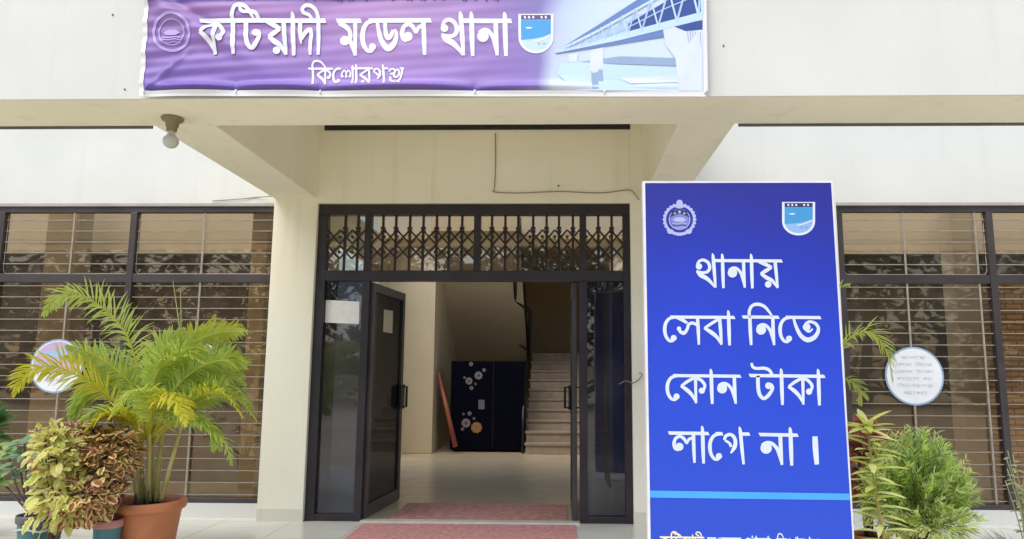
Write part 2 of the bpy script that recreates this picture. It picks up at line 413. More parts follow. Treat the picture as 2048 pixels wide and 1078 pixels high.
for (a, b_) in ((P[1], Q[1]), (Q[1], Q[2]), (Q[2], P[2]), (P[2], P[1])): q.face([(sx1+.002, a[1], a[2]), (sx1+.03, a[1], a[2]), (sx1+.03, b_[1], b_[2]), (sx1+.002, b_[1], b_[2])])
q.build('stair_string', BLACK, B)
q = MB()
def rp(px, py, Y): return at(px, py, Y)
q.tube([rp(1030, 548, 5.6), rp(1031, 600, 6.3), rp(1060, 622, 6.5), rp(1060, 640, 6.5), rp(1057, 720, 7.0)], .035, 8)
q.tube([(stx0-.05, YB+.10, .0), (stx0-.05, YB+.10, .62), (stx0-.05, YB+2.6, 2.1)], .022, 8)
q.box(sx1, sx1+.05, yl-3.3, yl, zl+.2, zl+.22)
q.build('handrail', BLACK, stc)
# offices behind the side windows
OW2 = plaster('reflection_band', (.80, .76, .65))  # pale plaster for the painted-in reflection band, also the cream of one pillar
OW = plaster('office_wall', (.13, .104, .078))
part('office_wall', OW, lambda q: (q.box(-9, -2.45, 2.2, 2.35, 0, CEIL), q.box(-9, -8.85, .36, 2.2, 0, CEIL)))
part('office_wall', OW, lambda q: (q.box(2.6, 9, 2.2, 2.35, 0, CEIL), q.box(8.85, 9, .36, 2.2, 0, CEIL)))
xa, xb = at(1928, 800, 1.5).x, at(1975, 800, 1.5).x
part('office_door', BLACK, lambda q: q.box(at(1868, 800, 2.17).x, at(1926, 800, 2.17).x, 2.17, 2.197, 0, 2.1))
part('office_door', mat('office_door_brown', (.06, .04, .028), .5, .2, 5), lambda q: q.box(at(165, 800, 2.17).x, at(255, 800, 2.17).x, 2.17, 2.197, 0, 2.1))
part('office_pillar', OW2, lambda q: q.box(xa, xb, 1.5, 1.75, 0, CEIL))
part('office_pillar', INW, lambda q: q.box(at(60, 800, 1.5).x, at(125, 800, 1.5).x, 1.5, 1.75, 0, CEIL))
def brickmat():
    M = mat('office_brick', (.40, .24, .10), .8, .2, 12)
    n = M.node_tree.nodes; l = M.node_tree.links; b = n['Principled BSDF']; tc = [x for x in n if x.type == 'TEX_COORD'][0]
    mp = n.new('ShaderNodeMapping'); mp.inputs['Rotation'].default_value = (R(90), 0, 0); l.new(tc.outputs['Object'], mp.inputs[0])
    br = n.new('ShaderNodeTexBrick'); br.inputs['Scale'].default_value = 1; br.inputs['Brick Width'].default_value = .16; br.inputs['Row Height'].default_value = .05
    br.inputs['Mortar Size'].default_value = .008; br.inputs['Color1'].default_value = (.70, .46, .22, 1); br.inputs['Color2'].default_value = (.54, .33, .15, 1); br.inputs['Mortar'].default_value = (.26, .16, .08, 1)
    l.new(mp.outputs[0], br.inputs['Vector']); l.new(br.outputs['Color'], b.inputs['Base Color'])
    return M
part('reflection_band', OW2, lambda q: q.box(-8.85, -2.45, 2.02, 2.2, 2.66, CEIL))  # added pale band standing in for bright reflection across the upper panes
part('reflection_band', OW2, lambda q: q.box(2.6, 8.85, 2.02, 2.2, 2.66, CEIL))
part('brick_partition', brickmat(), lambda q: q.box(at(1995, 800, .75).x, 6.6, .75, .9, 0, 2.15))

# ------------------------------------------------------------------ lettering: every letter is a set of pen strokes (x, y down from the head line, width)
G = {
 'e': (.49, [[(.46,0,.11),(.24,.05,.12),(.11,.2,.13),(.06,.42,.14),(.09,.66,.13),(.2,.84,.12),(.33,.87,.11),(.42,.78,.10)]], [(.38,.76,.11)], (.30, .49)),
 'k': (.98, [[(.53,.06,.11),(.28,.2,.12),(.05,.38,.10)],[(.04,.37,.10),(.25,.52,.15),(.42,.70,.13),(.56,.96,.07)],[(.54,0,.13),(.56,1.0,.09)],[(.54,.08,.11),(.72,.15,.12),(.86,.33,.12),(.82,.52,.10)]], [(.76,.54,.11)], (0, .98)),
 'a': (.30, [[(.07,-.26,.03),(.10,-.12,.12),(.12,.5,.14),(.14,1.02,.10)]], [], (0, .30)),
 'n': (.80, [[(.06,.36,.12),(.20,.27,.12),(.36,.30,.12),(.50,.46,.12),(.58,.68,.12),(.65,1.0,.07)],[(.60,0,.13),(.62,.6,.13),(.65,1.0,.09)]], [(.18,.45,.18)], (0, .80)),
 'T': (.98, [[(.05,-.44,.09),(.09,-.31,.11),(.22,-.25,.11),(.5,-.26,.12),(.68,-.18,.12),(.77,0,.12)],[(.27,0,.14),(.28,.4,.14),(.33,.66,.14),(.47,.8,.13),(.64,.68,.14),(.78,.43,.12),(.70,.28,.11)]], [(.64,.35,.12)], (0, .98)),
 'l': (.97, [[(.24,.56,.12),(.12,.52,.13),(.07,.36,.13),(.13,.18,.12),(.28,.11,.12),(.42,.19,.12),(.52,.36,.09)],[(.51,.36,.09),(.60,.20,.11),(.74,.16,.11)],[(.75,0,.13),(.77,.6,.13),(.79,1.0,.09)]], [(.26,.46,.14)], (-.1, .97)),
 'g': (.95, [[(.08,.22,.10),(.13,.08,.12),(.28,.02,.12),(.42,.11,.13),(.47,.3,.14),(.42,.48,.15),(.30,.66,.05)],[(.10,.22,.08),(.26,.32,.10),(.32,.44,.10)],[(.60,-.25,.03),(.64,-.1,.12),(.70,.5,.13),(.76,1.03,.09)]], [], (.62, .95)),
 'th': (.92, [[(.06,.16,.10),(.14,.03,.11),(.30,-.02,.12),(.48,.08,.13),(.54,.27,.13),(.44,.42,.12),(.24,.44,.10),(.03,.38,.06)],[(.05,.40,.09),(.2,.54,.18),(.42,.66,.16),(.60,.82,.12),(.74,1.0,.06)],[(.64,-.27,.03),(.67,-.1,.13),(.72,.5,.13),(.76,1.0,.09)]], [(.13,.22,.12)], (.68, .92)),
 'y': (.95, [[(.08,.04,.10),(.34,.13,.15),(.58,.24,.10)],[(.57,.24,.11),(.36,.36,.15),(.16,.48,.11)],[(.16,.47,.11),(.38,.62,.16),(.60,.74,.14),(.80,1.0,.07)],[(.70,0,.14),(.75,.5,.13),(.80,1.0,.09)]], [(.44,.87,.125)], (0, .95)),
 's': (.95, [[(-.02,.02,.09),(.18,.09,.14),(.38,.22,.09)],[(.06,.36,.12),(.12,.52,.13),(.26,.58,.14),(.37,.44,.12),(.43,.27,.12),(.56,.21,.12),(.72,.28,.12)],[(.74,0,.13),(.77,.5,.13),(.79,1,.09)]], [(.08,.42,.08)], (0, .95)),
 'b': (.80, [[(.56,.06,.11),(.30,.22,.12),(.04,.40,.10)],[(.03,.39,.10),(.30,.56,.16),(.50,.74,.13),(.65,1.0,.07)],[(.58,0,.13),(.62,.5,.13),(.65,1.0,.09)]], [], (0, .80)),
 'i': (.46, [[(.24,0,.13),(.26,.5,.14),(.29,1.0,.10)],[(.24,.02,.12),(.22,-.2,.12),(.32,-.40,.12),(.52,-.46,.13),(.76,-.38,.12),(.97,-.14,.09),(1.05,.02,.07)]], [], (0, .46)),
 't': (1.0, [[(.05,.03,.09),(.15,.35,.13),(.32,.66,.16),(.56,.80,.19),(.82,.68,.17),(.94,.42,.13),(.84,.22,.12),(.62,.15,.11),(.46,.24,.10)],[(.50,.46,.10),(.62,.5,.09),(.74,.40,.05)]], [(.52,.34,.14)], (0, 1.0)),
 'd': (.66, [[(.08,0,.12),(.09,.4,.12),(.12,.68,.04)],[(.10,.54,.13),(.28,.35,.13),(.45,.24,.12)],[(.43,.22,.13),(.50,.38,.12),(.45,.7,.11),(.46,1,.08)]], [], (0, .66)),
 'I': (.36, [[(.11,0,.12),(.11,.5,.12),(.10,1,.09)],[(.11,0,.10),(.04,-.25,.11),(-.12,-.41,.12),(-.34,-.45,.12),(-.49,-.36,.11),(-.45,-.24,.11),(-.26,-.18,.10),(-.13,-.05,.07)]], [], (0, .36)),
 'm': (.74, [[(.04,.08,.09),(.24,.15,.14),(.38,.28,.12),(.41,.45,.12),(.34,.56,.12)],[(.36,.52,.12),(.46,.68,.12),(.56,1.0,.07)],[(.57,0,.12),(.57,1,.09)]], [(.24,.57,.15)], (0, .74)),
 'D': (.76, [[(.04,.02,.09),(.10,.35,.12),(.2,.62,.14),(.38,.8,.18),(.56,.68,.16),(.65,.42,.11),(.60,.24,.06)],[(.29,0,.11),(.31,.35,.12),(.38,.5,.13),(.48,.42,.13),(.54,.26,.08)]], [], (0, .76)),
 'sh': (.86, [[(.06,.48,.09),(.11,.26,.09),(.24,.12,.09),(.35,.26,.09),(.36,.50,.09)],[(.36,.30,.09),(.48,.12,.09),(.61,.26,.09),(.60,.48,.09)],[(.72,-.2,.05),(.75,0,.13),(.77,1,.09)]], [(.12,.48,.08),(.36,.5,.075),(.58,.48,.075)], (.7, .86)),
 'r': (.80, [[(.56,.06,.11),(.30,.22,.12),(.04,.40,.10)],[(.03,.39,.10),(.30,.56,.16),(.50,.74,.13),(.65,1.0,.07)],[(.58,0,.13),(.65,1.0,.09)]], [(.24,.85,.11)], (0, .80)),
 'nj': (1.12, [[(.06,.2,.11),(.16,.05,.11),(.34,.04,.11),(.44,.18,.11),(.32,.32,.11),(.14,.34,.11)],[(.44,.18,.10),(.56,.06,.10),(.68,.18,.10),(.66,.42,.11),(.50,.55,.11),(.36,.46,.11),(.42,.34,.10)],[(.14,.5,.11),(.2,.78,.12),(.42,.9,.13),(.64,.8,.12),(.80,.5,.12),(.86,.1,.12),(.74,-.02,.10)],[(.66,.8,.10),(.76,1.02,.08)]], [], (.75, .95)),
 '|': (.30, [[(.14,.06,.12),(.15,.5,.13),(.17,1.0,.10)]], [], None),
 ',': (.20, [[(.10,.86,.12),(.05,1.1,.04)]], [(.09,.87,.08)], None),
 ' ': (.34, [], [], None),
}
def words(seq):
    out = []; x = 0; matra = []
    cur = None
    for g in seq:
        adv, st, dots, mt = G[g]
        out.append((g, x))
        if mt:
            a, b_ = x+mt[0], x+mt[1]
            if cur and a <= cur[1]+.06: cur[1] = b_
            else:
                if cur: matra.append(cur)
                cur = [a, b_]
        else:
            if cur: matra.append(cur); cur = None
        x += adv
    if cur: matra.append(cur)
    return out, matra, x
def text(q, seq, place, x0, x1, y0, y1, mi=0, bold=1.0, lay=0, n=5):
    """Set the letters from x0 to x1, head line at y0, feet at y1 (page coordinates); place(x, y, lift) puts a page point on the cloth or board."""
    out, matra, W = words(seq); sx = (x1-x0)/W; sy = (y1-y0); k = [0]
    def L(): k[0] += 1; return lay+.00012*(k[0] % 9)
    def ribbon(pts):
        lift = L(); P = cat_rom(pts, n)
        for j in range(len(P)-1):
            (xa, ya, wa), (xb, yb, wb) = P[j], P[j+1]
            def nrm(i):
                a, b_ = P[max(i-1, 0)], P[min(i+1, len(P)-1)]
                dx_, dy_ = (b_[0]-a[0])*sx, (b_[1]-a[1])*sy; d = math.hypot(dx_, dy_) or 1
                return -dy_/d, dx_/d
            s_ = .5*(abs(sx)+abs(sy))*bold
            na, nb = nrm(j), nrm(j+1)
            A = (x0+xa*sx, y0+ya*sy); Bq = (x0+xb*sx, y0+yb*sy)
            q.face([place(A[0]-na[0]*wa/2*s_, A[1]-na[1]*wa/2*s_, lift), place(Bq[0]-nb[0]*wb/2*s_, Bq[1]-nb[1]*wb/2*s_, lift),
                    place(Bq[0]+nb[0]*wb/2*s_, Bq[1]+nb[1]*wb/2*s_, lift), place(A[0]+na[0]*wa/2*s_, A[1]+na[1]*wa/2*s_, lift)], mi)
    for g, x in out:
        adv, st, dots, mt = G[g]
        for s in st: ribbon([(p[0]+x, p[1], p[2]) for p in s])
        for (cx, cy, r) in dots:
            lift = L(); s_ = .5*(abs(sx)+abs(sy))
            q.face([place(x0+(x+cx)*sx+r*s_*math.cos(t), y0+cy*sy+r*s_*math.sin(t), lift) for t in [2*math.pi*i/14 for i in range(14)]], mi)
    for a, b_ in matra:
        lift = L(); NN = 10; t = .062*bold
        for i in range(NN):
            u0, u1 = a+(b_-a)*i/NN, a+(b_-a)*(i+1)/NN
            e0 = -.05 if i == 0 else 0; e1 = .05 if i == NN-1 else 0
            q.face([place(x0+(u0+e0)*sx, y0-t*sy, lift), place(x0+(u1)*sx, y0-t*sy, lift), place(x0+(u1+e1)*sx, y0+t*sy, lift), place(x0+(u0)*sx, y0+t*sy, lift)], mi)
def poly(q, pts, place, mi, lift, sub=1):
    q.face([place(x, y, lift) for x, y in pts], mi)
def stroke(q, pts, wd, place, mi, lift, n=6):
    P = cat_rom([(p[0], p[1], (p[2] if len(p) > 2 else wd)) for p in pts], n)
    for j in range(len(P)-1):
        def nrm(i):
            a, b_ = P[max(i-1, 0)], P[min(i+1, len(P)-1)]; dx_, dy_ = b_[0]-a[0], b_[1]-a[1]; d = math.hypot(dx_, dy_) or 1
            return -dy_/d, dx_/d
        na, nb = nrm(j), nrm(j+1); A, Bq = P[j], P[j+1]
        q.face([place(A[0]-na[0]*A[2]/2, A[1]-na[1]*A[2]/2, lift), place(Bq[0]-nb[0]*Bq[2]/2, Bq[1]-nb[1]*Bq[2]/2, lift),
                place(Bq[0]+nb[0]*Bq[2]/2, Bq[1]+nb[1]*Bq[2]/2, lift), place(A[0]+na[0]*A[2]/2, A[1]+na[1]*A[2]/2, lift)], mi)
KOTIADI = ['k', 'i', 'T', 'y', 'a', 'd', 'I']; MODEL = ['m', 'e', 'D', 'l']; THANA = ['th', 'a', 'n', 'a']
KISHOR = ['i', 'k', 'e', 'sh', 'a', 'r', 'g', 'nj']
def circ(cx, cy, rx, ry=None, n=28, a0=0, a1=2*math.pi):
    ry = ry or rx
    return [(cx+rx*math.cos(a0+(a1-a0)*i/n), cy+ry*math.sin(a0+(a1-a0)*i/n)) for i in range(n+(0 if abs(a1-a0-2*math.pi) < 1e-6 else 1))]
def shield(q, place, x0, y0, x1, y1, mis, lay):
    "white edged shield: dark lettered band on top, blue field with a small white boat, pale wave below"
    W, H = x1-x0, y1-y0
    def sh(i):
        a, b_, t, bt = x0+i*W, x1-i*W, y0+i*W, y1-i*W
        c = [(a, t), (b_, t), (b_, y0+H*.58)]
        cx, cy, rx, ry = (a+b_)/2, y0+H*.58, (b_-a)/2, bt-(y0+H*.58)
        c += [(cx+rx*math.cos(t_), cy+ry*math.sin(t_)) for t_ in [math.pi*k/14 for k in range(1, 14)]]
        return c+[(a, y0+H*.58)]
    poly(q, sh(0), place, mis['white'], lay)
    poly(q, sh(.075), place, mis['pale'], lay+.0006)
    a, b_ = x0+.075*W, x1-.075*W
    poly(q, [(a, y0+.16*H), (b_, y0+.16*H), (b_, y0+.50*H), (x0+.7*W, y0+.58*H), (x0+.45*W, y0+.63*H), (a, y0+.66*H)], place, mis['sky'], lay+.0012)
    poly(q, [(a, y0+.03*H), (b_, y0+.03*H), (b_, y0+.15*H), (a, y0+.15*H)], place, mis['dark'], lay+.0012)
    for k in range(6):
        xx = a+(b_-a)*(.12+.14*k)
        if k != 3: stroke(q, [(xx, y0+.06*H), (xx+.02*W, y0+.12*H)], .05*W, place, mis['white'], lay+.0018, 2)
    poly(q, [(x0+.2*W, y0+.34*H), (x0+.4*W, y0+.34*H), (x0+.36*W, y0+.38*H), (x0+.24*W, y0+.38*H)], place, mis['white'], lay+.0018)
    stroke(q, [(x0+.45*W, y0+.70*H), (x0+.65*W, y0+.66*H), (x0+.9*W, y0+.56*H)], .035*W, place, mis['white'], lay+.0018)
    for xx in (.55, .7): stroke(q, [(x0+xx*W, y0+.76*H), (x0+(xx+.08)*W, y0+.75*H)], .02*W, place, mis['sky'], lay+.0018, 2)
def emblem(q, place, cx, cy, r, mis, lay, faint=False):
    "round crest: wreath ring with a crown bud on top, dark lens with boat and water lines inside"
    c1 = mis['silver']
    for k in range(20):
        a = math.pi*(.62+1.76*k/19)+math.pi*.0
        a = math.radians(-60+300*k/19)+math.pi*.5-math.radians(90)+math.radians(0)
        x, y = cx+r*.86*math.cos(a-math.radians(30)), cy+r*.86*math.sin(a-math.radians(30))
    stroke(q, circ(cx, cy, r*.88, r*.86)+[(cx+r*.88, cy)], r*.13, place, c1, lay)
    stroke(q, circ(cx, cy, r*.62, r*.60)+[(cx+r*.62, cy)], r*.06, place, c1, lay+.0002)
    for k in range(26):
        a = 2*math.pi*k/26
        if faint: break
        poly(q, circ(cx+r*.92*math.cos(a), cy+r*.90*math.sin(a), r*.11, n=7), place, c1, lay+.0003+.00005*(k % 4))
    if not faint:
        poly(q, circ(cx, cy-r*1.0, r*.20, r*.20, n=12), place, c1, lay+.0006)
        poly(q, circ(cx, cy-r*.8, r*.28, r*.14, n=12), place, c1, lay+.0007)
        poly(q, circ(cx, cy, r*.56, n=24), place, mis['mid'], lay+.0006)
        poly(q, [(cx-r*.62, cy-r*.12), (cx-r*.42, cy-r*.5), (cx, cy-r*.66), (cx+r*.42, cy-r*.5), (cx+r*.62, cy-r*.12), (cx, cy-r*.36)], place, mis['dark'], lay+.0009)
        for x, s in ((-.28, .07), (0, .09), (.28, .07)): poly(q, circ(cx+x*r, cy-r*(.46-abs(x)*.35), s*r, n=5), place, c1, lay+.0012)
    poly(q, [(cx-r*.42, cy+r*.02), (cx-r*.2, cy-r*.12), (cx+r*.2, cy-r*.12), (cx+r*.42, cy+r*.02), (cx+r*.22, cy+r*.14), (cx-r*.22, cy+r*.14)], place, c1, lay+.0012)
    for k in range(3): stroke(q, [(cx-r*.45, cy+r*(.22+.12*k)), (cx-r*.15, cy+r*(.27+.12*k)), (cx+r*.15, cy+r*(.22+.12*k)), (cx+r*.45, cy+r*(.27+.12*k))], r*.045, place, c1 if k != 1 or faint else mis['dark'], lay+.0012)
    if not faint:
        for s in (-1, 1):
            poly(q, circ(cx+s*r*.55, cy+r*.74, r*.2, r*.15, n=10), place, c1, lay+.0014)
        stroke(q, [(cx-r*.5, cy+r*.78), (cx, cy+r*.92), (cx+r*.5, cy+r*.78)], r*.14, place, c1, lay+.0010)

# ------------------------------------------------------------------ cloth banner on the canopy front
YBN = -2.430
def sm(a, b_, x):
    t = max(0, min(1, (x-a)/(b_-a))); return t*t*(3-2*t)
def cloth(x, y):
    "bulge of the hanging cloth towards the viewer (m), page coordinates are photo pixels"
    pins = [290, 475, 642, 950, 1208, 1410]
    d = 0.0
    for a, b_ in zip(pins, pins[1:]):
        if a <= x < b_:
            s = math.sin(math.pi*(x-a)/(b_-a)); A = .046 if b_ < 960 else (.028 if b_ < 1300 else .008)
            e = (188-y)
            if e > -1: d += A*s**.6*(math.exp(-((e-12)/8.0)**2) if e < 12 else math.exp(-((e-12)/9.0)**2))
    fade = 1-sm(900, 1130, x)
    L = (x-300)*.60-(y+2)                                     # diagonal crease from the upper left tie
    d += fade*.022*math.exp(-(L/18)**2)*(1-sm(430, 560, x))
    d -= fade*.014*math.exp(-((L-24)/12)**2)*(1-sm(400, 520, x))
    L2 = (x-288)*-.9-(y-188)
    d += fade*.014*math.exp(-(L2/7)**2)*(1-sm(340, 400, x))
    d += fade*(.0055*math.sin(y*.11+x*.012+1.5*math.sin(x*.02))+.0022*math.sin(y*.31+x*.021))*(.35+.65*(1-sm(380, 640, x)))
    d += .003*math.sin(x*.016+.5)*fade
    return d+.012
def bplace(x, y, lift=0):
    p = at(x, y, YBN); p.y -= cloth(x, y)+lift; return p
def bannermat():
    M = mat('banner_print', (.4, .3, .6), .45, 0, 3, spec=.4)
    n = M.node_tree.nodes; l = M.node_tree.links; b = n['Principled BSDF']; tc = [x for x in n if x.type == 'TEX_COORD'][0]
    se = n.new('ShaderNodeSeparateXYZ'); l.new(tc.outputs['Object'], se.inputs[0])
    xa, xb = at(290, 100, YBN).x, at(1410, 100, YBN).x; z0, z1 = at(800, 188, YBN).z, at(800, 0, YBN).z
    mr = n.new('ShaderNodeMapRange'); mr.inputs[1].default_value = xa; mr.inputs[2].default_value = xb; l.new(se.outputs[0], mr.inputs[0])
    mz = n.new('ShaderNodeMapRange'); mz.inputs[1].default_value = z0; mz.inputs[2].default_value = z1; l.new(se.outputs[2], mz.inputs[0])
    no = n.new('ShaderNodeTexNoise'); no.inputs['Scale'].default_value = 1.6; l.new(tc.outputs['Object'], no.inputs['Vector'])
    ad = n.new('ShaderNodeMath'); ad.operation = 'MULTIPLY_ADD'; ad.inputs[1].default_value = .12; l.new(no.outputs[0], ad.inputs[0]); l.new(mr.outputs[0], ad.inputs[2])
    sb = n.new('ShaderNodeMath'); sb.operation = 'SUBTRACT'; sb.inputs[1].default_value = .06; l.new(ad.outputs[0], sb.inputs[0])
    def ramp(stops, src):
        r = n.new('ShaderNodeValToRGB'); e = r.color_ramp.elements
        e[0].position, e[0].color = stops[0][0], (*lin(*stops[0][1]), 1); e[1].position, e[1].color = stops[-1][0], (*lin(*stops[-1][1]), 1)
        for p, c in stops[1:-1]:
            k = e.new(p); k.color = (*lin(*c), 1)
        l.new(src, r.inputs[0]); return r
    lo = ramp([(0, (124, 104, 182)), (.2, (132, 110, 190)), (.45, (158, 128, 198)), (.66, (142, 118, 194)), (.715, (144, 128, 192)), (.745, (200, 212, 236)), (.8, (208, 224, 244)), (1, (205, 222, 244))], sb.outputs[0])
    hi = ramp([(0, (144, 110, 168)), (.2, (160, 120, 180)), (.45, (180, 142, 194)), (.64, (160, 130, 192)), (.71, (134, 122, 186)), (.75, (190, 205, 235)), (.8, (205, 222, 245)), (1, (215, 230, 248))], sb.outputs[0])
    mx = n.new('ShaderNodeMixRGB'); l.new(mz.outputs[0], mx.inputs[0]); l.new(lo.outputs[0], mx.inputs[1]); l.new(hi.outputs[0], mx.inputs[2])
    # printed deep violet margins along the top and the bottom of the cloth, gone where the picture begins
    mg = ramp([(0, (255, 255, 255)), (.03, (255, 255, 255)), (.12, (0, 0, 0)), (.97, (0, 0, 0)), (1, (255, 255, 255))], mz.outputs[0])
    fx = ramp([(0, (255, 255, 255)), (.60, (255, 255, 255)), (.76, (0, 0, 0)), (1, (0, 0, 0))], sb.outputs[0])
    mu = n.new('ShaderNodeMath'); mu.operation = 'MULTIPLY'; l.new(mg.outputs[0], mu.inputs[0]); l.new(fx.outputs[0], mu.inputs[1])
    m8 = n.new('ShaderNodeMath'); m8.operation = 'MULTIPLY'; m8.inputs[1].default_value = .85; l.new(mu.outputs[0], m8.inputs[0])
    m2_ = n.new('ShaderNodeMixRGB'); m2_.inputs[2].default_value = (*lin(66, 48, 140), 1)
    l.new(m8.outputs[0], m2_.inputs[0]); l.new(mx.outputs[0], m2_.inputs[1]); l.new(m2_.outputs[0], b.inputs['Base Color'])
    return M
bt = thing('cloth_banner', 'purple printed cloth banner with white lettering and a bridge picture on the canopy front', 'banner', at(850, 188, YBN))
NX, NY = 300, 130; YT, YBt = -75, 186
q = MB(); idx = {}
def edge_l(y): return 300-12*y/188
def edge_r(y): return 1405+3*y/188
for j in range(NY+1):
    y = YT+(YBt-YT)*j/NY
    for i in range(NX+1):
        x = edge_l(y)+(edge_r(y)-edge_l(y))*i/NX
        q.v.append(tuple(bplace(x, y))); idx[i, j] = len(q.v)-1
for j in range(NY):
    for i in range(NX):
        q.f.append((idx[i, j+1], idx[i+1, j+1], idx[i+1, j], idx[i, j])); q.m.append(0); q.sm.append(True)
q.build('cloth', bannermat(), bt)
q = MB()                                                      # white hem: left, bottom, right
for i in range(150):
    x0, x1 = edge_l(186)-6+(edge_r(186)+9-edge_l(186))*i/150, edge_l(186)-6+(edge_r(186)+9-edge_l(186))*(i+1)/150
    for (ya, yb) in ((184, 190), (190, 195)):
        s = lambda x, y: bplace(x, min(y, 188), .004)+Vector((0, 0, 0))
        def h(x, y):
            p = at(x, y, YBN); p.y -= cloth(x, min(y, 188))+.003; return p
        q.face([h(x0, yb), h(x1, yb), h(x1, ya), h(x0, ya)], 0, True)
for j in range(90):
    y0, y1 = YT+(184-YT)*j/90, YT+(184-YT)*(j+1)/90
    q.face([bplace(edge_l(y1)-8, y1, .004), bplace(edge_l(y1)+1, y1, .004), bplace(edge_l(y0)+1, y0, .004), bplace(edge_l(y0)-8, y0, .004)], 0, True)
    q.face([bplace(edge_r(y1)-2, y1, .003), bplace(edge_r(y1)+8, y1, .003), bplace(edge_r(y0)+6, y0, .003), bplace(edge_r(y0)-2, y0, .003)], 0, True)
q.build('hem', WHITE, bt)
pc = {k: mat('print_'+k, lin(*c), .45, .04) for k, c in dict(white=(236, 238, 246), pale=(196, 222, 246), sky=(70, 160, 222), dark=(92, 84, 128), silver=(182, 160, 222), mid=(120, 120, 190),
      navy=(50, 78, 150), steel=(176, 202, 236), blue=(104, 132, 192), haze=(216, 226, 244), bank=(148, 172, 205), purple=(84, 56, 128)).items()}
PN = list(pc); PM = [pc[k] for k in PN]; PI = {k: i for i, k in enumerate(PN)}
q = MB()
text(q, KOTIADI, bplace, 404, 652, 44, 112, PI['white'], 1.08, .0065, 12)
text(q, MODEL, bplace, 676, 862, 44, 113, PI['white'], 1.08, .003, 9)
text(q, THANA, bplace, 882, 1022, 44, 113, PI['white'], 1.08, .003, 9)
text(q, KISHOR, bplace, 619, 814, 139, 172, PI['white'], 1.05, .0035, n=8)
q.build('lettering', PM, bt)
q = MB()
text(q, THANA+[' ']+MODEL, bplace, 440, 560, -42, 2, PI['silver'], 1.0, .003)
text(q, KOTIADI+[' ']+MODEL+[' ']+THANA+[' ']+KISHOR, bplace, 600, 1005, -44, 4, PI['purple'], 1.25, .003)
q.build('top_lettering', PM, bt)
q = MB(); shield(q, bplace, 1037, 30, 1107, 109, PI, .003); q.build('shield_print', PM, bt)
q = MB(); emblem(q, bplace, 346, 67, 42, PI, .004, True); q.build('crest_print', PM, bt)
# bridge picture
q = MB(); L0 = .003
X1 = 1404
poly(q, [(1145, 128), (1240, 115), (X1, 120), (X1, 136), (1240, 130)], bplace, PI['bank'], L0)          # far bank
poly(q, [(1120, 128), (1150, 126), (1245, 132), (X1, 139), (X1, 184), (1150, 184), (1115, 150)], bplace, PI['pale'], L0+.0004)
poly(q, [(1240, 158), (X1, 150), (X1, 165), (1260, 170)], bplace, PI['haze'], L0+.0008)
poly(q, [(1180, 103), (1206, 97), (1206, 138), (1196, 140), (1196, 158), (1180, 158)], bplace, PI['haze'], L0+.0010)     # far pier
poly(q, [(1182, 142), (1205, 142), (1207, 180), (1184, 180)], bplace, PI['bank'], L0+.0009)
poly(q, [(1136, 112), (1156, 108), (1154, 126), (1138, 126)], bplace, PI['haze'], L0+.0010)
poly(q, [(1325, 60), (X1, 40), (X1, 184), (1356, 184), (1350, 120), (1330, 92)], bplace, PI['haze'], L0+.0016)            # near pier
for k in range(6): stroke(q, [(1374+5*k, 62+k), (1376+5*k, 88+4*k)], 1.6, bplace, PI['bank'], L0+.0020, 2)
# deck: dark under side then pale deck edge, both narrowing into the distance
poly(q, [(1110, 108), (1325, 62), (X1, 40), (X1, 62), (1330, 76), (1180, 100), (1112, 110)], bplace, PI['blue'], L0+.0012)
poly(q, [(1345, 55), (X1, 43), (X1, 62), (1370, 65)], bplace, PI['navy'], L0+.0022)
poly(q, [(1110, 106), (1240, 70), (X1, 26), (X1, 42), (1240, 83), (1112, 109)], bplace, PI['pale'], L0+.0026)
# upper chord and web
poly(q, [(1112, 105), (1200, 50), (1290, -8), (1350, -46), (X1, -75), (X1, -50), (1335, -18), (1260, 28), (1180, 74)], bplace, PI['blue'], L0+.0014)
poly(q, [(1180, 80), (1335, 6), (X1, -40), (X1, 28), (1300, 62), (1180, 90)], bplace, PI['steel'], L0+.0011)
poly(q, [(1256, 50), (1330, 6), (X1, -38), (X1, 26), (1310, 52), (1256, 66)], bplace, PI['navy'], L0+.0013)
stroke(q, [(1112, 106), (1200, 62), (1300, 6), (X1, -52)], 5, bplace, PI['pale'], L0+.0030)
stroke(q, [(1160, 96), (1250, 60), (1330, 20), (X1, -10)], 2.2, bplace, PI['steel'], L0+.0028)
def chord(x): return 106-(x-1112)*.545-(max(0, x-1250))**2*.0002
def deck(x): return 108-(x-1112)*.258
x = 1130; st = 5
while x < X1-4:
    st = 5+(x-1130)*.085; x2 = min(x+st, X1-1)
    wd = 1.4+(x-1130)*.012
    stroke(q, [(x, deck(x)), (x2, max(chord(x2), -72))], wd, bplace, PI['steel'], L0+.0031, 3)
    x3 = min(x2+st*.8, X1-1)
    stroke(q, [(x2, max(chord(x2), -72)), (x3, deck(x3))], wd, bplace, PI['pale'], L0+.0033, 3)
    x = x3
q.build('bridge_print', PM, bt)
q = MB()
for px in (292, 475, 642, 950, 1208, 1408):                   # tie cords through the hem
    q = MB(); p = bplace(px, 187, .006); q.tube([p+Vector((0, 0, .012)), p+Vector((.002, -.004, 0)), p+Vector((0, .01, -.012))], .006, 6)
    q.build('tie', WHITE, bt)

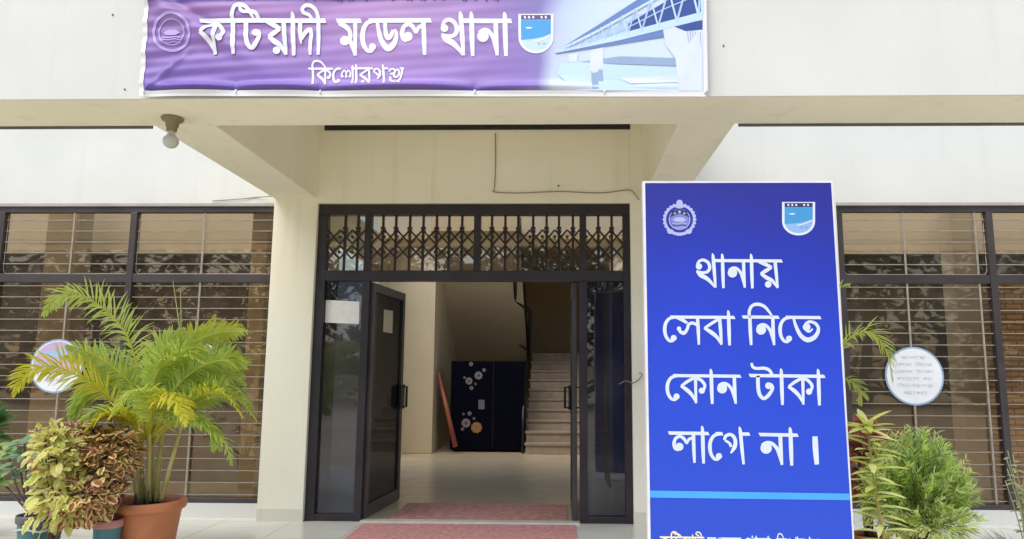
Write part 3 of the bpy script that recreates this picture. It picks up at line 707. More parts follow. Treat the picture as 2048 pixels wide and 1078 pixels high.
# ------------------------------------------------------------------ blue notice board
YBD = -2.60
def edge_bl(y): return 1288+9*(y-365)/713
def edge_br(y): return 1662+43*(y-365)/713
zt_b = at(1475, 366, YBD).z
bd_c = at(1480, 800, YBD)
bx0, bx1 = at(1290, 365, YBD).x, at(1662, 367, YBD).x
bw_bot = at(1705, 1078, YBD).x
bd = thing('notice_board', 'tall upright blue notice board with white lettering beside the entrance', 'notice board', (bd_c.x, YBD, 0))
def boardmat():
    M = mat('board_print', (.05, .07, .5), .42, 0, 3, spec=.4)
    n = M.node_tree.nodes; l = M.node_tree.links; b = n['Principled BSDF']; tc = [x for x in n if x.type == 'TEX_COORD'][0]
    se = n.new('ShaderNodeSeparateXYZ'); l.new(tc.outputs['Object'], se.inputs[0])
    no = n.new('ShaderNodeTexNoise'); no.inputs['Scale'].default_value = 1.2; l.new(tc.outputs['Object'], no.inputs['Vector'])
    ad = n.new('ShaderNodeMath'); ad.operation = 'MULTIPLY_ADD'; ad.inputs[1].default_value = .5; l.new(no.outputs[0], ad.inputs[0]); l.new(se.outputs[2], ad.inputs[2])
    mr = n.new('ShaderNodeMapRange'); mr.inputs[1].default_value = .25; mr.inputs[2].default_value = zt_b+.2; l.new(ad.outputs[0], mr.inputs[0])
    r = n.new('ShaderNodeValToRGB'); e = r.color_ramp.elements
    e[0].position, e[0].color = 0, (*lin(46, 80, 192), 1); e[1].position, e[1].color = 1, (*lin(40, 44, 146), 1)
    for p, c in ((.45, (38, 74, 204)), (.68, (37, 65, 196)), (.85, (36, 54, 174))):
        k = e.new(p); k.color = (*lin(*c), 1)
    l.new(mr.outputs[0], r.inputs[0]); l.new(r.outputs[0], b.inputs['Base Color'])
    return M
def dplace(x, y, lift=0):
    p = at(x, y, YBD); p.y -= lift; return p
q = MB()
def quadbox(q, x0t, x1t, x0b, x1b, zt, zb_, y0, y1, mi=0):
    P = [(x0b, y0, zb_), (x1b, y0, zb_), (x1t, y0, zt), (x0t, y0, zt)]; Q = [(x, y1, z) for x, _, z in P]
    q.face(P, mi); q.face(list(reversed(Q)), mi)
    for j in range(4): q.face([P[j], Q[j], Q[(j+1) % 4], P[(j+1) % 4]], mi)
zb_b = .08
slope = (bw_bot-bx1)/(zt_b-at(1705, 1078, YBD).z)
xr_b = bx1+slope*(zt_b-zb_b)
xl_b = bx0
quadbox(q, bx0, bx1, xl_b, xr_b, zt_b, zb_b, YBD, YBD+.035)
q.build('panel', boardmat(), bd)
q = MB(); t = .013
quadbox(q, bx0-t, bx0, xl_b-t, xl_b, zt_b+t*.8, zb_b-.01, YBD-.003, YBD+.045)
quadbox(q, bx1, bx1+t*.6, xr_b, xr_b+t*.6, zt_b+t*.8, zb_b-.01, YBD-.003, YBD+.045)
q.box(bx0, bx1, YBD-.003, YBD+.045, zt_b, zt_b+t*.8); q.box(xl_b, xr_b, YBD-.003, YBD+.045, zb_b-.01, zb_b)
q.build('edge_frame', mat('white_edge', (.74, .74, .80), .4), bd)
q = MB()
for x in (bx0+.12, xr_b-.12):
    q.box(x-.015, x+.015, YBD+.05, YBD+.08, 0, zt_b-.1)
    q.box(x-.015, x+.015, YBD-.12, YBD+.7, 0, .03)
    q.tube([(x, YBD+.09, 1.3), (x, YBD+.66, .03)], .012, 6)
q.build('stand', GREYP, bd)
bc = {k: mat('board_'+k, lin(*c), .45, .04) for k, c in dict(white=(214, 224, 242), pale=(140, 178, 226), sky=(66, 150, 206), dark=(50, 54, 100), silver=(176, 182, 228), mid=(120, 128, 200),
      stripe=(70, 165, 245), cream=(232, 228, 190), shade=(58, 100, 226)).items()}
BN = list(bc); BM = [bc[k] for k in BN]; BI = {k: i for i, k in enumerate(BN)}
q = MB()
LZ = .0012
def row(seq, x0, x1, y0, y1, tilt=.012, mi='white', bold=.93, n=5):
    def pl(x, y, lift): return dplace(x, y+(x-x0)*tilt, lift)
    text(q, seq, pl, x0, x1, y0, y1, BI[mi], bold, LZ, n)
row(THANA+['y'], 1391, 1563, 521, 575, .006)
row(['s', 'e', 'b', 'a'] if 0 else ['e', 's', 'b', 'a'], 1326, 1468, 634, 689, .006)
row(['i', 'n', 'e', 't'], 1486, 1640, 634, 690, .008)
row(['e', 'k', 'a', 'n'], 1331, 1480, 751, 806, .010)
row(['T', 'a', 'k', 'a'], 1500, 1648, 751, 808, .012)
row(['l', 'a', 'e', 'g'], 1344, 1498, 866, 925, .014)
row(['n', 'a'], 1520, 1594, 869, 929, .016)
row(['|'], 1612, 1650, 869, 929, 0)
row(KOTIADI, 1320, 1408, 1074, 1098, .012, 'cream', 1.1, 3)
row(MODEL, 1415, 1482, 1076, 1100, .012, 'white', 1.1, 3)
row(THANA+[','], 1490, 1545, 1077, 1101, .012, 'white', 1.1, 3)
row(KISHOR, 1552, 1640, 1078, 1102, .012, 'white', 1.1, 3)
q.build('lettering', BM, bd)
q = MB()
yl_ = lambda x: 981+(x-1297)*.0155
poly(q, [(1297, yl_(1297)), (1699, yl_(1699)), (1700, yl_(1700)+13), (1297, yl_(1297)+14)], dplace, BI['stripe'], LZ)
q.build('stripe', BM, bd)
q = MB(); shield(q, dplace, 1564, 404, 1630, 471, BI, LZ); q.build('shield_print', BM, bd)
q = MB(); emblem(q, dplace, 1359, 439, 33, BI, LZ); q.build('crest_print', BM, bd)

# ------------------------------------------------------------------ bulb, cables, stickers, papers, carpets
pb = at(345, 240, -2.10); pb.z = HB
lamp = thing('bare_bulb', 'unlit frosted bulb in a holder under the front beam', 'light bulb', pb)
q = MB(); q.lathe(pb, [(0, 0), (.062, 0), (.066, -.008), (.06, -.02), (.04, -.028), (.036, -.06), (.030, -.064), (.030, -.085), (0, -.085)], 24)
q.build('holder', mat('bulb_holder', (.22, .18, .10), .5), lamp)
q = MB(); pr = [(.019, -.086), (.021, -.105), (.030, -.122)]+[(.0455*math.sin(t), -.155-.0455*math.cos(t)) for t in [math.pi*(1-k/12) for k in range(3, 13)]]
pr = [(.019, -.086), (.021, -.104), (.033, -.124)]+[(.046*math.cos(t), -.150+.046*math.sin(t)) for t in [R(25-115*k/11) for k in range(12)]]
q.lathe(pb, pr, 24); q.build('bulb', mat('frosted_bulb', (.52, .52, .48), .25, .03), lamp)

CABLE = mat('cable', (.22, .19, .13), .6)
def cable(name, pts, rad, label):
    q = MB(); q.tube(cat_rom([tuple(p) for p in pts], 6), rad, 6); return tag(q.build(name, CABLE, None), label, 'cable')
cable('wall_cable', [at(991, 266, -.012), at(991, 330, -.012), at(989, 375, -.012), at(990, 384, -.014), at(1040, 386, -.01), at(1120, 383, -.012), at(1200, 386, -.01), at(1255, 380, -.012), at(1268, 386, -.014), at(1278, 400, -.012)], .0042, 'thin dark cable dropping down the wall above the door and running right')
cable('wall_cable', [at(425, 402, WY-.012), at(480, 398, WY-.014), at(520, 394, WY-.016), at(560, 392, -.01)], .004, 'thin cable loop between the left window head and the pillar')
cable('tied_wire', [at(1238, 768, -.02), at(1252, 762, -.05), at(1266, 766, -.03), at(1280, 757, -.02), at(1284, 748, -.04), at(1278, 745, -.05)], .005, 'short loose wire tied at the right pillar beside the blue board')
q = MB(); p = at(1117, 372, 0); q.tube([(p.x, -.015, p.z), (p.x, 0, p.z)], .008, 8); tag(q.build('nail', LATT, None), 'small dark nail head in the wall above the door', 'nail', 'nails in the plaster')

for px, py, where in ((226, 30, 'left of the cloth banner, high on the canopy front'), (250, 179, 'just outside the lower left corner of the cloth banner'), (1447, 92, 'right of the cloth banner')):
    p = at(px, py, -2.404); q = MB(); q.tube([(p.x, -2.410, p.z), (p.x, -2.4035, p.z)], .0045, 8); tag(q.build('nail', LATT, None), 'small old nail '+where, 'nail', 'nails in the plaster')
STK = {k: mat('sticker_'+k, lin(*c), .4, .05) for k, c in dict(white=(244, 247, 250), rim=(150, 178, 205), ink=(208, 212, 222), lilac=(205, 180, 215), sky=(170, 205, 235), pink=(225, 170, 190)).items()}
SN = list(STK); SM = [STK[k] for k in SN]; SI = {k: i for i, k in enumerate(SN)}
def sticker(cx, cy, r, label, kind):
    Y = WY+.0185
    c = at(cx, cy, Y); rad = (at(cx+r, cy, Y)-c).x
    t = thing('round_sticker', label, 'sticker', c, 'round stickers on the window glass')
    def pl(x, y, lift): return Vector((c.x+x*rad, Y-lift, c.z-y*rad))
    q = MB(); q.tube([(c.x, Y+.003, c.z), (c.x, Y, c.z)], rad, 40, SI['rim']); q.build('disc', SM, t)
    q = MB(); poly(q, circ(0, 0, .94, n=40), pl, SI['white'], .001)
    rows = [(-.62, .42), (-.38, .62), (-.14, .66), (.10, .6), (.34, .62), (.58, .40)]
    if kind == 'lilac':
        poly(q, circ(0, 0, .9, n=20, a0=math.pi, a1=2*math.pi), pl, SI['lilac'], .0016)
        poly(q, [(-.9, 0), (.9, 0), (.82, .22), (-.82, .22)], pl, SI['pink'], .0016); rows = [(.32, .6), (.55, .4)]
        poly(q, [(-.6, -.5), (.3, -.62), (.5, -.4), (-.2, -.3)], pl, SI['sky'], .0022)
    if kind == 'blue':
        poly(q, circ(0, 0, .9, n=20, a0=math.pi, a1=2*math.pi), pl, SI['sky'], .0016); rows = [(.15, .6), (.4, .5)]
    for i, (yy, ww) in enumerate(rows):
        seq = [THANA+['y'], ['e', 's', 'b', 'a', ' ', 'i', 'n', 'e', 't'], ['e', 'k', 'a', 'n', ' ', 'T', 'a', 'k', 'a'], ['l', 'a', 'e', 'g', ' ', 'n', 'a'], KISHOR, THANA][i]
        text(q, seq, pl, -ww, ww, yy-.045, yy+.05, SI['ink'], 1.0, .0026, 3)
    q.build('print', SM, t)
sticker(1829, 752, 59, 'round white sticker with lines of small writing on the right window', 'white')
sticker(113, 732, 53, 'round sticker with a lilac upper half on the window left of the palm', 'lilac')
sticker(388, 725, 48, 'round pale blue sticker half hidden behind the palm fronds', 'blue')

def sheet(name, pts, Mx, label, mt=PAPER):
    q = MB(); P = [Vector(p) for p in pts]; n = (P[1]-P[0]).cross(P[3]-P[0]).normalized()*.0015
    q.face(P); q.face([p-n for p in reversed(P)])
    for j in range(4): q.face([P[j], P[j]-n, P[(j+1) % 4]-n, P[(j+1) % 4]])
    return tag(q.build(name, mt, None), label, 'paper', 'papers stuck on the entrance glass')
YP = FY+.0425
sheet('paper_notice', [at(650, 645, YP), at(718, 648, YP), at(719, 603, YP), at(652, 600, YP)], None, 'blank white paper sheet stuck on the left side glass of the entrance')
def onleaf(u, z): return ML @ Vector((u, -.0055, z))
z1_, z0_ = at(776, 617, .6).z, at(776, 668, .6).z
def leaf_u(px, py):
    d = ray(px, py); h = Vector((hl.x, FY+.05, 0)); dirv = Vector((fl.x-hl.x, 1.06-FY-.05, 0)).normalized()
    # solve CAM + t d on leaf plane
    nrm = Vector((dirv.y, -dirv.x, 0)); t_ = (h-CAM).dot(nrm)/d.dot(nrm); P = CAM+d*t_; return (P-h).dot(dirv), P.z
ua, zA = leaf_u(767, 619); ub, zB = leaf_u(785, 622); _, zC = leaf_u(767, 664); _, zD = leaf_u(785, 667)
sheet('paper_notice', [onleaf(ua, zC), onleaf(ub, zD), onleaf(ub, zB), onleaf(ua, zA)], None, 'small cream paper slip stuck on the glass of the half open left door', PAPER2)

cz = atz(1000, 1046, 0).y
p0, p1 = atz(728, 1048, 0), atz(1151, 1048, 0)
q = MB(); q.box(p0.x, p1.x, -1.9, p0.y, .0005, .008); tag(q.build('red_carpet', RED, None), 'red carpet strip on the porch leading up to the door sill', 'carpet', 'red carpets at the entrance')
pa, pbb = atz(800, 1006, 0), atz(1135, 1006, 0)
q = MB(); q.box(hl.x+.22, hr.x-.06, .115, pa.y, -.0035, .004); tag(q.build('red_carpet', mat('faded_red_carpet', (.52, .26, .21), .95, .25, 14, bump=.4, bscale=300), None), 'faded red carpet strip inside between the open door leaves', 'carpet', 'red carpets at the entrance')
q = MB(); q.box(xs[0]+.034, xs[2]-.034, FY-.03, FY+.06, -.004, .012); q.build('door_sill', mat('sill_stone', (.62, .58, .50), .4), B)

# things in the lobby
cb0, cb1 = at(901, 800, YB+.25).x, at(1048, 800, YB+.25).x
czt = at(980, 722, YB+.25).z
cab = thing('dark_cabinet', 'dark navy cabinet with round flower decals under the stairs', 'cabinet', ((cb0+cb1)/2, YB+.25, 0))
CABM = mat('cabinet_navy', (.0018, .0022, .008), .6, .2, spec=.06)
q = MB(); q.box(cb0, cb1, YB+.25, YB+.95, .03, czt); q.build('body', CABM, cab, .01)
q = MB(); q.box((cb0*.42+cb1*.58)-.004, (cb0*.42+cb1*.58)+.004, YB+.243, YB+.25, .06, czt-.03); q.build('door_seam', BLACK, cab)
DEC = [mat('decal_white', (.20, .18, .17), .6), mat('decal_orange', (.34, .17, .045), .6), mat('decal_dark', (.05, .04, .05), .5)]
def flower(px, py, r, mi):
    q = MB()
    c = at(px, py, YB+.246)
    for k in range(9):
        a = 2*math.pi*k/9; x, z = c.x+r*.62*math.cos(a), c.z+r*.62*math.sin(a)
        q.face([(x+r*.36*math.cos(t), c.y-.0003*(k % 3), z+r*.36*math.sin(t)) for t in [2*math.pi*i/10 for i in range(10)]], mi)
    q.face([(c.x+r*.34*math.cos(t), c.y-.0014, c.z+r*.34*math.sin(t)) for t in [2*math.pi*i/12 for i in range(12)]], 2 if mi == 0 else 0)
    q.build('flower_decal', DEC, cab)
for a in ((957, 751, .068, 0), (938, 762, .060, 0), (942, 728, .035, 0), (968, 740, .03, 0), (943, 776, .032, 0), (929, 755, .02, 0), (951, 768, .02, 0), (932, 846, .075, 0), (953, 855, .092, 1), (939, 827, .034, 0), (925, 858, .028, 0), (948, 837, .022, 0), (927, 828, .02, 0)): flower(*a)
c = at(963, 809, YB+.24); q = MB(); q.box(c.x-.05, c.x+.05, YB+.235, YB+.25, c.z-.075, c.z+.075); q.build('sticker', mat('cab_sticker', (.13, .15, .19), .5), cab)
q = MB(); q.tube([at(876, 745, YB+.22), at(893, 815, YB+.14), at(911, 893, YB-.05)], [.03, .034, .038], 10)
tag(q.build('leaning_pole', mat('pole_red', (.30, .05, .05), .5, .4, 3, col2=(.34, .14, .05)), None), 'reddish rolled pole leaning against the wall beside the dark cabinet', 'pole')
c = atz(869, 892, 0)
q = MB(); q.box(c.x-.03, c.x+.07, c.y-.05, c.y+.1, 0, .34); q.box(c.x-.02, c.x+.02, c.y-.052, c.y-.05, .2, .34)
tag(q.build('small_bin', mat('bin_dark', (.05, .025, .02), .5), None), 'small dark bin on the lobby floor at the foot of the leaning pole', 'bin')

# ------------------------------------------------------------------ plants
def pot(parent, c, r, h, mt, rim=None, ribs=False, soil=True):
    q = MB(); rr = r
    prof = [(r*.70, 0), (r*.72, .01), (r*.90, h*.80), (r*.92, h*.84), (r*1.0, h*.85), (r*1.03, h*.88), (r*1.03, h*.97), (r*1.0, h), (r*.93, h), (r*.90, h*.92), (r*.86, h*.86)]
    q.lathe(c, prof, 44, 0, [0]*4+([1]*6 if rim else [0]*6))
    q.face([(c[0]+r*.70*math.cos(2*math.pi*i/44), c[1]+r*.70*math.sin(2*math.pi*i/44), c[2]) for i in range(44)])
    q.build('pot', [mt, rim or mt], parent)
    if soil:
        q = MB(); ring = [(c[0]+r*.89*math.cos(2*math.pi*i/30), c[1]+r*.89*math.sin(2*math.pi*i/30), c[2]+h*.88) for i in range(30)]
        for i in range(30): q.face([ring[i], ring[(i+1) % 30], (c[0], c[1], c[2]+h*.93)], 0, True)
        q.build('soil', SOIL, parent)
def blade(q, base, dirv, up, L, W, droop=.4, mi=0, n=4, fold=.0, wmax=.4):
    "one narrow leaf: base, direction, up hint, length, width"
    d = dirv.normalized(); s = d.cross(up)
    if s.length < 1e-4: s = d.orthogonal()
    s.normalize(); p = Vector(base); prev = None; g = Vector((0, 0, -1))
    for k in range(n+1):
        t = k/n; wdt = W*(math.sin(math.pi*min(1, (t*.86+.14)))**.7 if k < n else 0.02)
        a, b_ = p-s*wdt*.5, p+s*wdt*.5
        if prev: q.face([prev[0], prev[1], b_, a], mi, True)
        prev = (a, b_)
        d = (d+g*droop/n).normalized(); p = p+d*(L/n)
PALM = [leafmat('palm_leaf', (.50, .64, .10), (.66, .76, .22), 14, .5), leafmat('palm_leaf_yellow', (.66, .64, .035), (.78, .74, .12), 14, .5), leafmat('palm_leaf_deep', (.36, .52, .09), (.54, .66, .18), 14, .45)]
def frond(parent, pts, LL, mi, roll=0, start=.22, n=34, rr=None, droop=.8, ang=.85, W=.0138, rad=.008):
    rr = rr or rng; P = [Vector(p) for p in cat_rom([tuple(p) for p in pts], 14)]
    q = MB(); N = len(P)
    q.tube(P, [rad*(1-.75*i/(N-1)) for i in range(N)], 6, 1)
    acc = [0]
    for a, b_ in zip(P, P[1:]): acc.append(acc[-1]+(b_-a).length)
    tot = acc[-1]
    for k in range(n):
        t = start+(1-start)*(k+.5)/n; d = t*tot; i = max(j for j in range(N-1) if acc[j] <= d)
        f = (d-acc[i])/max(1e-6, acc[i+1]-acc[i]); p = P[i].lerp(P[i+1], f); T = (P[i+1]-P[i]).normalized()
        up = Vector((0, 0, 1)); s = T.cross(up)
        if s.length < .05: s = Vector((1, 0, 0))
        s.normalize(); nrm = s.cross(T).normalized()
        rot = Matrix.Rotation(roll, 3, T); s = rot @ s; nrm = rot @ nrm
        prof = math.sin(math.pi*min(1, .18+.80*(k+.5)/n))**.8
        for sg in (-1, 1):
            dv = T*(ang*rr.uniform(.7, 1.3))+s*sg*.8+nrm*.45*rr.uniform(.2, 1.6)+Vector((rr.uniform(-.14, .14), rr.uniform(-.14, .14), rr.uniform(-.14, .14)))
            blade(q, p+T*rr.uniform(-.004, .004), dv, nrm, LL*prof*rr.uniform(.85, 1.1), W*rr.uniform(.8, 1.1), droop*rr.uniform(.5, 1.4), 0, 4)
    return q.build('frond', [PALM[mi], PALM[1]], parent)

# --- big palm in the terracotta pot
YPM = -1.30
pc_ = at(297, 1000, YPM); PR = (at(366, 1000, YPM)-at(231, 1000, YPM)).x/2
palm = thing('potted_palm', 'large yellow green palm in a round terracotta pot before the left window', 'potted plant', (pc_.x, YPM, 0), 'potted palms')
pot(palm, (pc_.x, YPM, 0), PR, pc_.z+.005, TERRA)
def P_(px, py, dy=0): return at(px, py, YPM+dy)
q = MB()
canes = [((283, 1003), (283, 900), (287, 840), .02), ((297, 1003), (299, 890), (305, 800), -.05), ((312, 1003), (320, 905), (335, 830), .03), ((303, 1003), (305, 920), (300, 830), .08), ((275, 1003), (268, 930), (262, 850), -.06), ((322, 1003), (345, 915), (368, 840), .0), ((290, 1003), (280, 920), (270, 820), .1)]
for a, b_, c, dy in canes:
    q.tube(cat_rom([tuple(P_(*a, dy*.6)), tuple(P_(*b_, dy)), tuple(P_(*c, dy*1.2))], 6), [.019-.010*i/12 for i in range(13)], 8)
q.build('cane', STEM, palm)
q = MB()
for k in range(14):
    a = rng.uniform(0, 6.28); x, y = pc_.x+math.cos(a)*PR*.6*rng.random(), YPM+math.sin(a)*PR*.6*rng.random()
    q.tube([(x, y, pc_.z-.05), (x+rng.uniform(-.02, .02), y, pc_.z+rng.uniform(.03, .10))], [.012, .005], 6)
q.build('old_stub', STEMB, palm)
FR = [ # points px, dy; leaflet length, material, roll
 ([(290, 880, 0), (276, 745, -.02), (250, 665, -.05), (195, 608, -.12), (130, 588, -.2), (88, 630, -.25)], .20, 0, 1.0, 38),
 ([(280, 880, 0), (240, 815, -.1), (180, 765, -.2), (110, 733, -.3), (55, 745, -.36), (28, 792, -.4)], .19, 1, .9, 36),
 ([(300, 880, 0), (320, 780, -.02), (362, 705, -.06), (420, 672, -.1), (482, 668, -.14)], .17, 1, -.9, 34),
 ([(305, 880, 0), (345, 790, -.1), (400, 735, -.2), (460, 712, -.26), (494, 726, -.3)], .18, 0, -.8, 34),
 ([(305, 890, 0), (350, 830, -.14), (410, 790, -.24), (465, 785, -.3), (505, 828, -.34)], .18, 0, -.6, 36),
 ([(295, 880, 0), (300, 790, -.1), (320, 730, -.2), (365, 700, -.3), (410, 715, -.36)], .17, 0, -.5, 32),
 ([(285, 880, 0), (262, 800, .02), (215, 770, 0), (170, 790, -.05), (140, 840, -.1)], .17, 0, .7, 32),
 ([(290, 880, 0), (250, 830, -.15), (200, 820, -.26), (160, 845, -.32)], .15, 0, .4, 28),
 ([(300, 880, 0), (330, 840, -.18), (380, 830, -.3), (430, 860, -.36), (440, 900, -.38)], .16, 0, -.4, 30),
 ([(295, 880, 0), (285, 800, .08), (270, 740, .16), (235, 700, .22), (190, 705, .26)], .16, 2, .6, 30),
 ([(300, 880, 0), (320, 800, .1), (350, 740, .2), (400, 730, .28), (450, 760, .3)], .16, 2, -.6, 30),
 ([(300, 890, 0), (345, 850, .05), (400, 845, .12), (440, 870, .15)], .14, 2, -.7, 26),
 ([(295, 880, 0), (300, 830, -.2), (290, 790, -.32), (255, 790, -.42), (225, 830, -.46)], .15, 0, .2, 28),
 ([(300, 880, 0), (310, 820, -.2), (330, 790, -.34), (365, 800, -.44), (385, 840, -.48)], .15, 1, -.2, 28),
 ([(290, 880, 0), (270, 790, -.05), (225, 745, -.1), (165, 715, -.14), (130, 715, -.16)], .17, 1, 1.0, 30),
 ([(297, 880, 0), (306, 800, -.05), (305, 740, -.1), (320, 690, -.16), (370, 660, -.2)], .16, 0, -.8, 28),
 ([(300, 880, 0), (340, 805, .0), (395, 760, .0), (455, 745, .0), (490, 770, .0)], .17, 0, -.9, 30),
]
for pts, LL_, mi, rl, n in FR:
    frond(palm, [P_(x, y, dy) for x, y, dy in pts], LL_, mi, rl, .28, int(n*1.5), random.Random(int(pts[-1][0])))
rj = random.Random(77)
for pts, LL_, mi, rl, n in FR[2:9]+FR[12:17]+FR[2:9]+FR[3:5]+FR[6:8]+FR[14:16]:
    jx, jy, jd = rj.uniform(-22, 22), rj.uniform(-22, 30), rj.uniform(-.12, .12)
    frond(palm, [P_(x+jx*k/4, y+jy*k/4, dy+jd*k/4) for k, (x, y, dy) in enumerate(pts)], LL_*rj.uniform(.8, 1), rj.choice([0, 0, 1, 2]), rl+rj.uniform(-.3, .3), .28, int(n*1.4), rj)
q = MB()                                                      # unopened spears
for a, b_, c in (((355, 800), (362, 690), (346, 562)), ((352, 800), (362, 700), (361, 578))):
    q.tube(cat_rom([tuple(P_(*a)), tuple(P_(*b_)), tuple(P_(*c))], 6), [.008-.0058*i/12 for i in range(13)], 6)
q.build('spear', mat('spear_leaf', (.42, .44, .16), .5), palm)

# --- second palm behind the board, fronds reaching out to its right
YP2 = -1.15
b2 = at(1640, 1000, YP2)
palm2 = thing('potted_palm', 'palm standing behind the blue board with a few fronds reaching out', 'potted plant', (b2.x, YP2, 0), 'potted palms')
pot(palm2, (b2.x, YP2, 0), .2, .30, TERRA)
def P2(px, py, dy=0): return at(px, py, YP2+dy)
q = MB()
for dx_ in (-12, 0, 12): q.tube(cat_rom([tuple(P2(1640+dx_, 1010)), tuple(P2(1642+dx_*1.5, 900)), tuple(P2(1645+dx_*2, 800))], 5), [.018-.01*i/10 for i in range(11)], 8)
q.build('cane', STEM, palm2)
for pts, LL_, mi, rl, n in [
 ([(1640, 850, 0), (1650, 760, 0), (1685, 690, -.03), (1735, 663, -.06), (1772, 700, -.1), (1785, 765, -.12)], .15, 0, -.6, 34),
 ([(1640, 850, 0), (1640, 720, 0), (1655, 640, 0), (1675, 580, 0), (1700, 570, .02)], .15, 2, -.7, 30),
 ([(1640, 850, 0), (1660, 790, .05), (1690, 760, .1), (1720, 780, .1), (1722, 810, .1)], .12, 2, -.5, 24),
 ([(1640, 850, 0), (1620, 760, .1), (1570, 690, .1), (1500, 670, .1)], .18, 0, .7, 30),
 ([(1640, 850, 0), (1610, 800, .2), (1560, 780, .2), (1500, 800, .2)], .18, 0, .5, 30)]:
    frond(palm2, [P2(x, y, dy) for x, y, dy in pts], LL_, mi, rl, .35, n, random.Random(int(pts[-1][0])))

# --- ruffled coleus: each leaf has a coloured heart and a pale frilled edge
def coleus_leaf(q, p, d, up, L, W, rr, heart=0, edge=1):
    d = d.normalized(); s = d.cross(up)
    if s.length < 1e-3: s = d.orthogonal()
    s.normalize(); n = s.cross(d).normalized()
    out = []; inn = []
    NN = 9
    cen = []
    for sg in (1, -1):
        rng_ = range(NN) if sg == 1 else range(NN-2, 0, -1)
        for k in rng_:
            t = k/(NN-1); w_ = W*.5*math.sin(math.pi*(t*.9+.08))**.75*(1 if 0 < k < NN-1 else .12)
            c = p+d*L*t-n*L*.35*t*t
            fr = (.12 if k % 2 else -.06)
            out.append(c+s*sg*w_*(1+fr)+n*W*rr.uniform(-.12, .16))
            inn.append(c+s*sg*w_*.5+n*W*.03)
    for j in range(len(out)):
        k = (j+1) % len(out); q.face([out[j], out[k], inn[k], inn[j]], edge, True)
    m_ = sum(inn, Vector())/len(inn)-n*W*.05
    for j in range(len(inn)): q.face([inn[j], inn[(j+1) % len(inn)], m_], heart, True)
def coleus(parent, blobs, count, mats, size, rr, root, nst=7, regions=None, asp=.7):
    q = MB(); st = MB(); tips = []
    for (c, rx, ry, rz, k) in blobs:
        for i in range(k):
            v = Vector((rr.gauss(0, 1), rr.gauss(0, 1), rr.gauss(0, 1))).normalized()*(rr.uniform(.45, 1.22)*(1+.22*math.sin(i*1.7)*math.sin(i*.31)))
            p = c+Vector((v.x*rx, v.y*ry, v.z*rz)); d = Vector((v.x, v.y*1.0-.25, v.z*.6+.05)) + Vector((rr.uniform(-.8, .8), rr.uniform(-.7, .7), rr.uniform(-.8, .7)))
            L = size*rr.choice([.55, .75, .95, 1.1, 1.35])*rr.uniform(.85, 1.2); h, e = regions(p, rr) if regions else (0, 1)
            coleus_leaf(q, p, d, Vector((rr.uniform(-.5, .5), -.5, 1)), L, L*rr.uniform(.88, 1.12)*asp, rr, h, e)
        for i in range(nst):
            v = Vector((rr.uniform(-1, 1), rr.uniform(-1, 1), rr.uniform(-.4, .8)))*.7
            tp = c+Vector((v.x*rx, v.y*ry, v.z*rz)); md = (root+tp)/2+Vector((rr.uniform(-.03, .03), 0, .03))
            st.tube(cat_rom([tuple(root+Vector((rr.uniform(-.03, .03), rr.uniform(-.03, .03), 0))), tuple(md), tuple(tp)], 5), [.007-.004*i_/10 for i_ in range(11)], 5)
    q.build('foliage', mats, parent); st.build('stem', STEMB, parent)
C_BR = leafmat('coleus_bronze', (.28, .075, .03), (.42, .17, .06), 30, .3)
C_TAN = leafmat('coleus_tan_edge', (.70, .54, .20), (.80, .64, .32), 30, .35)
C_YEL = leafmat('coleus_yellow', (.78, .76, .18), (.84, .82, .42), 30, .4)
C_GRN = leafmat('coleus_green', (.50, .55, .08), (.66, .66, .20), 30, .4)
C_RED = leafmat('coleus_red', (.20, .028, .04), (.32, .08, .10), 30, .25)
C_PNK = leafmat('coleus_pink', (.42, .16, .17), (.52, .26, .24), 30, .25)
CM = [C_BR, C_TAN, C_YEL, C_GRN, C_RED, C_PNK]
YC = -1.55
pcr = at(216, 1046, YC)
col1 = thing('potted_coleus', 'bronze leaved coleus in a teal pot with a pink rim', 'potted plant', (pcr.x, YC, 0), 'potted coleus plants')
rpt = (at(243, 1040, YC)-at(189, 1040, YC)).x/2
pot(col1, (pcr.x, YC, 0), rpt, at(216, 1038, YC).z, TEAL, PINK)
root1 = Vector((pcr.x, YC, at(216, 1040, YC).z-.02))
def reg1(p, rr):
    u = rr.random()
    return (4, 5) if u < .06 else ((0, 1) if u < .86 else (0, 2))
coleus(col1, [(at(200, 915, YC), .185, .17, .17, 520), (at(232, 900, YC+.05), .10, .12, .15, 130), (at(165, 1000, YC-.16), .17, .12, .12, 360)], 0, CM, .054, random.Random(3), root1, 6, reg1, .8)
coleus_red = None
q = MB(); rr = random.Random(9); c0 = at(150, 862, YC+.02)
for i in range(46):
    v = Vector((rr.gauss(0, 1), rr.gauss(0, 1), rr.gauss(0, .8))).normalized()*rr.uniform(.3, 1)
    coleus_leaf(q, c0+Vector((v.x*.10, v.y*.09, v.z*.065)), v+Vector((0, -.4, .2)), Vector((0, -.5, 1)), rr.uniform(.05, .075), .045, rr, 4, rr.choice([5, 5, 0, 1]))
c0 = at(236, 985, YC-.04)
for i in range(16):
    v = Vector((rr.gauss(0, 1), rr.gauss(0, 1), rr.gauss(0, .8))).normalized()*rr.uniform(.3, 1)
    coleus_leaf(q, c0+Vector((v.x*.05, v.y*.05, v.z*.045)), v+Vector((0, -.4, 0)), Vector((0, -.5, 1)), .05, .035, rr, 4, 5)
q.build('red_shoot', CM, col1)
YC2 = -1.75
pcy = at(108, 1060, YC2)
col2 = thing('potted_coleus', 'pale yellow coleus spilling low beside the bronze one', 'potted plant', (pcy.x, YC2, 0), 'potted coleus plants')
pot(col2, (pcy.x, YC2, 0), .085, .14, mat('lime_plastic', (.42, .40, .05), .45))
root2 = Vector((pcy.x, YC2, .12))
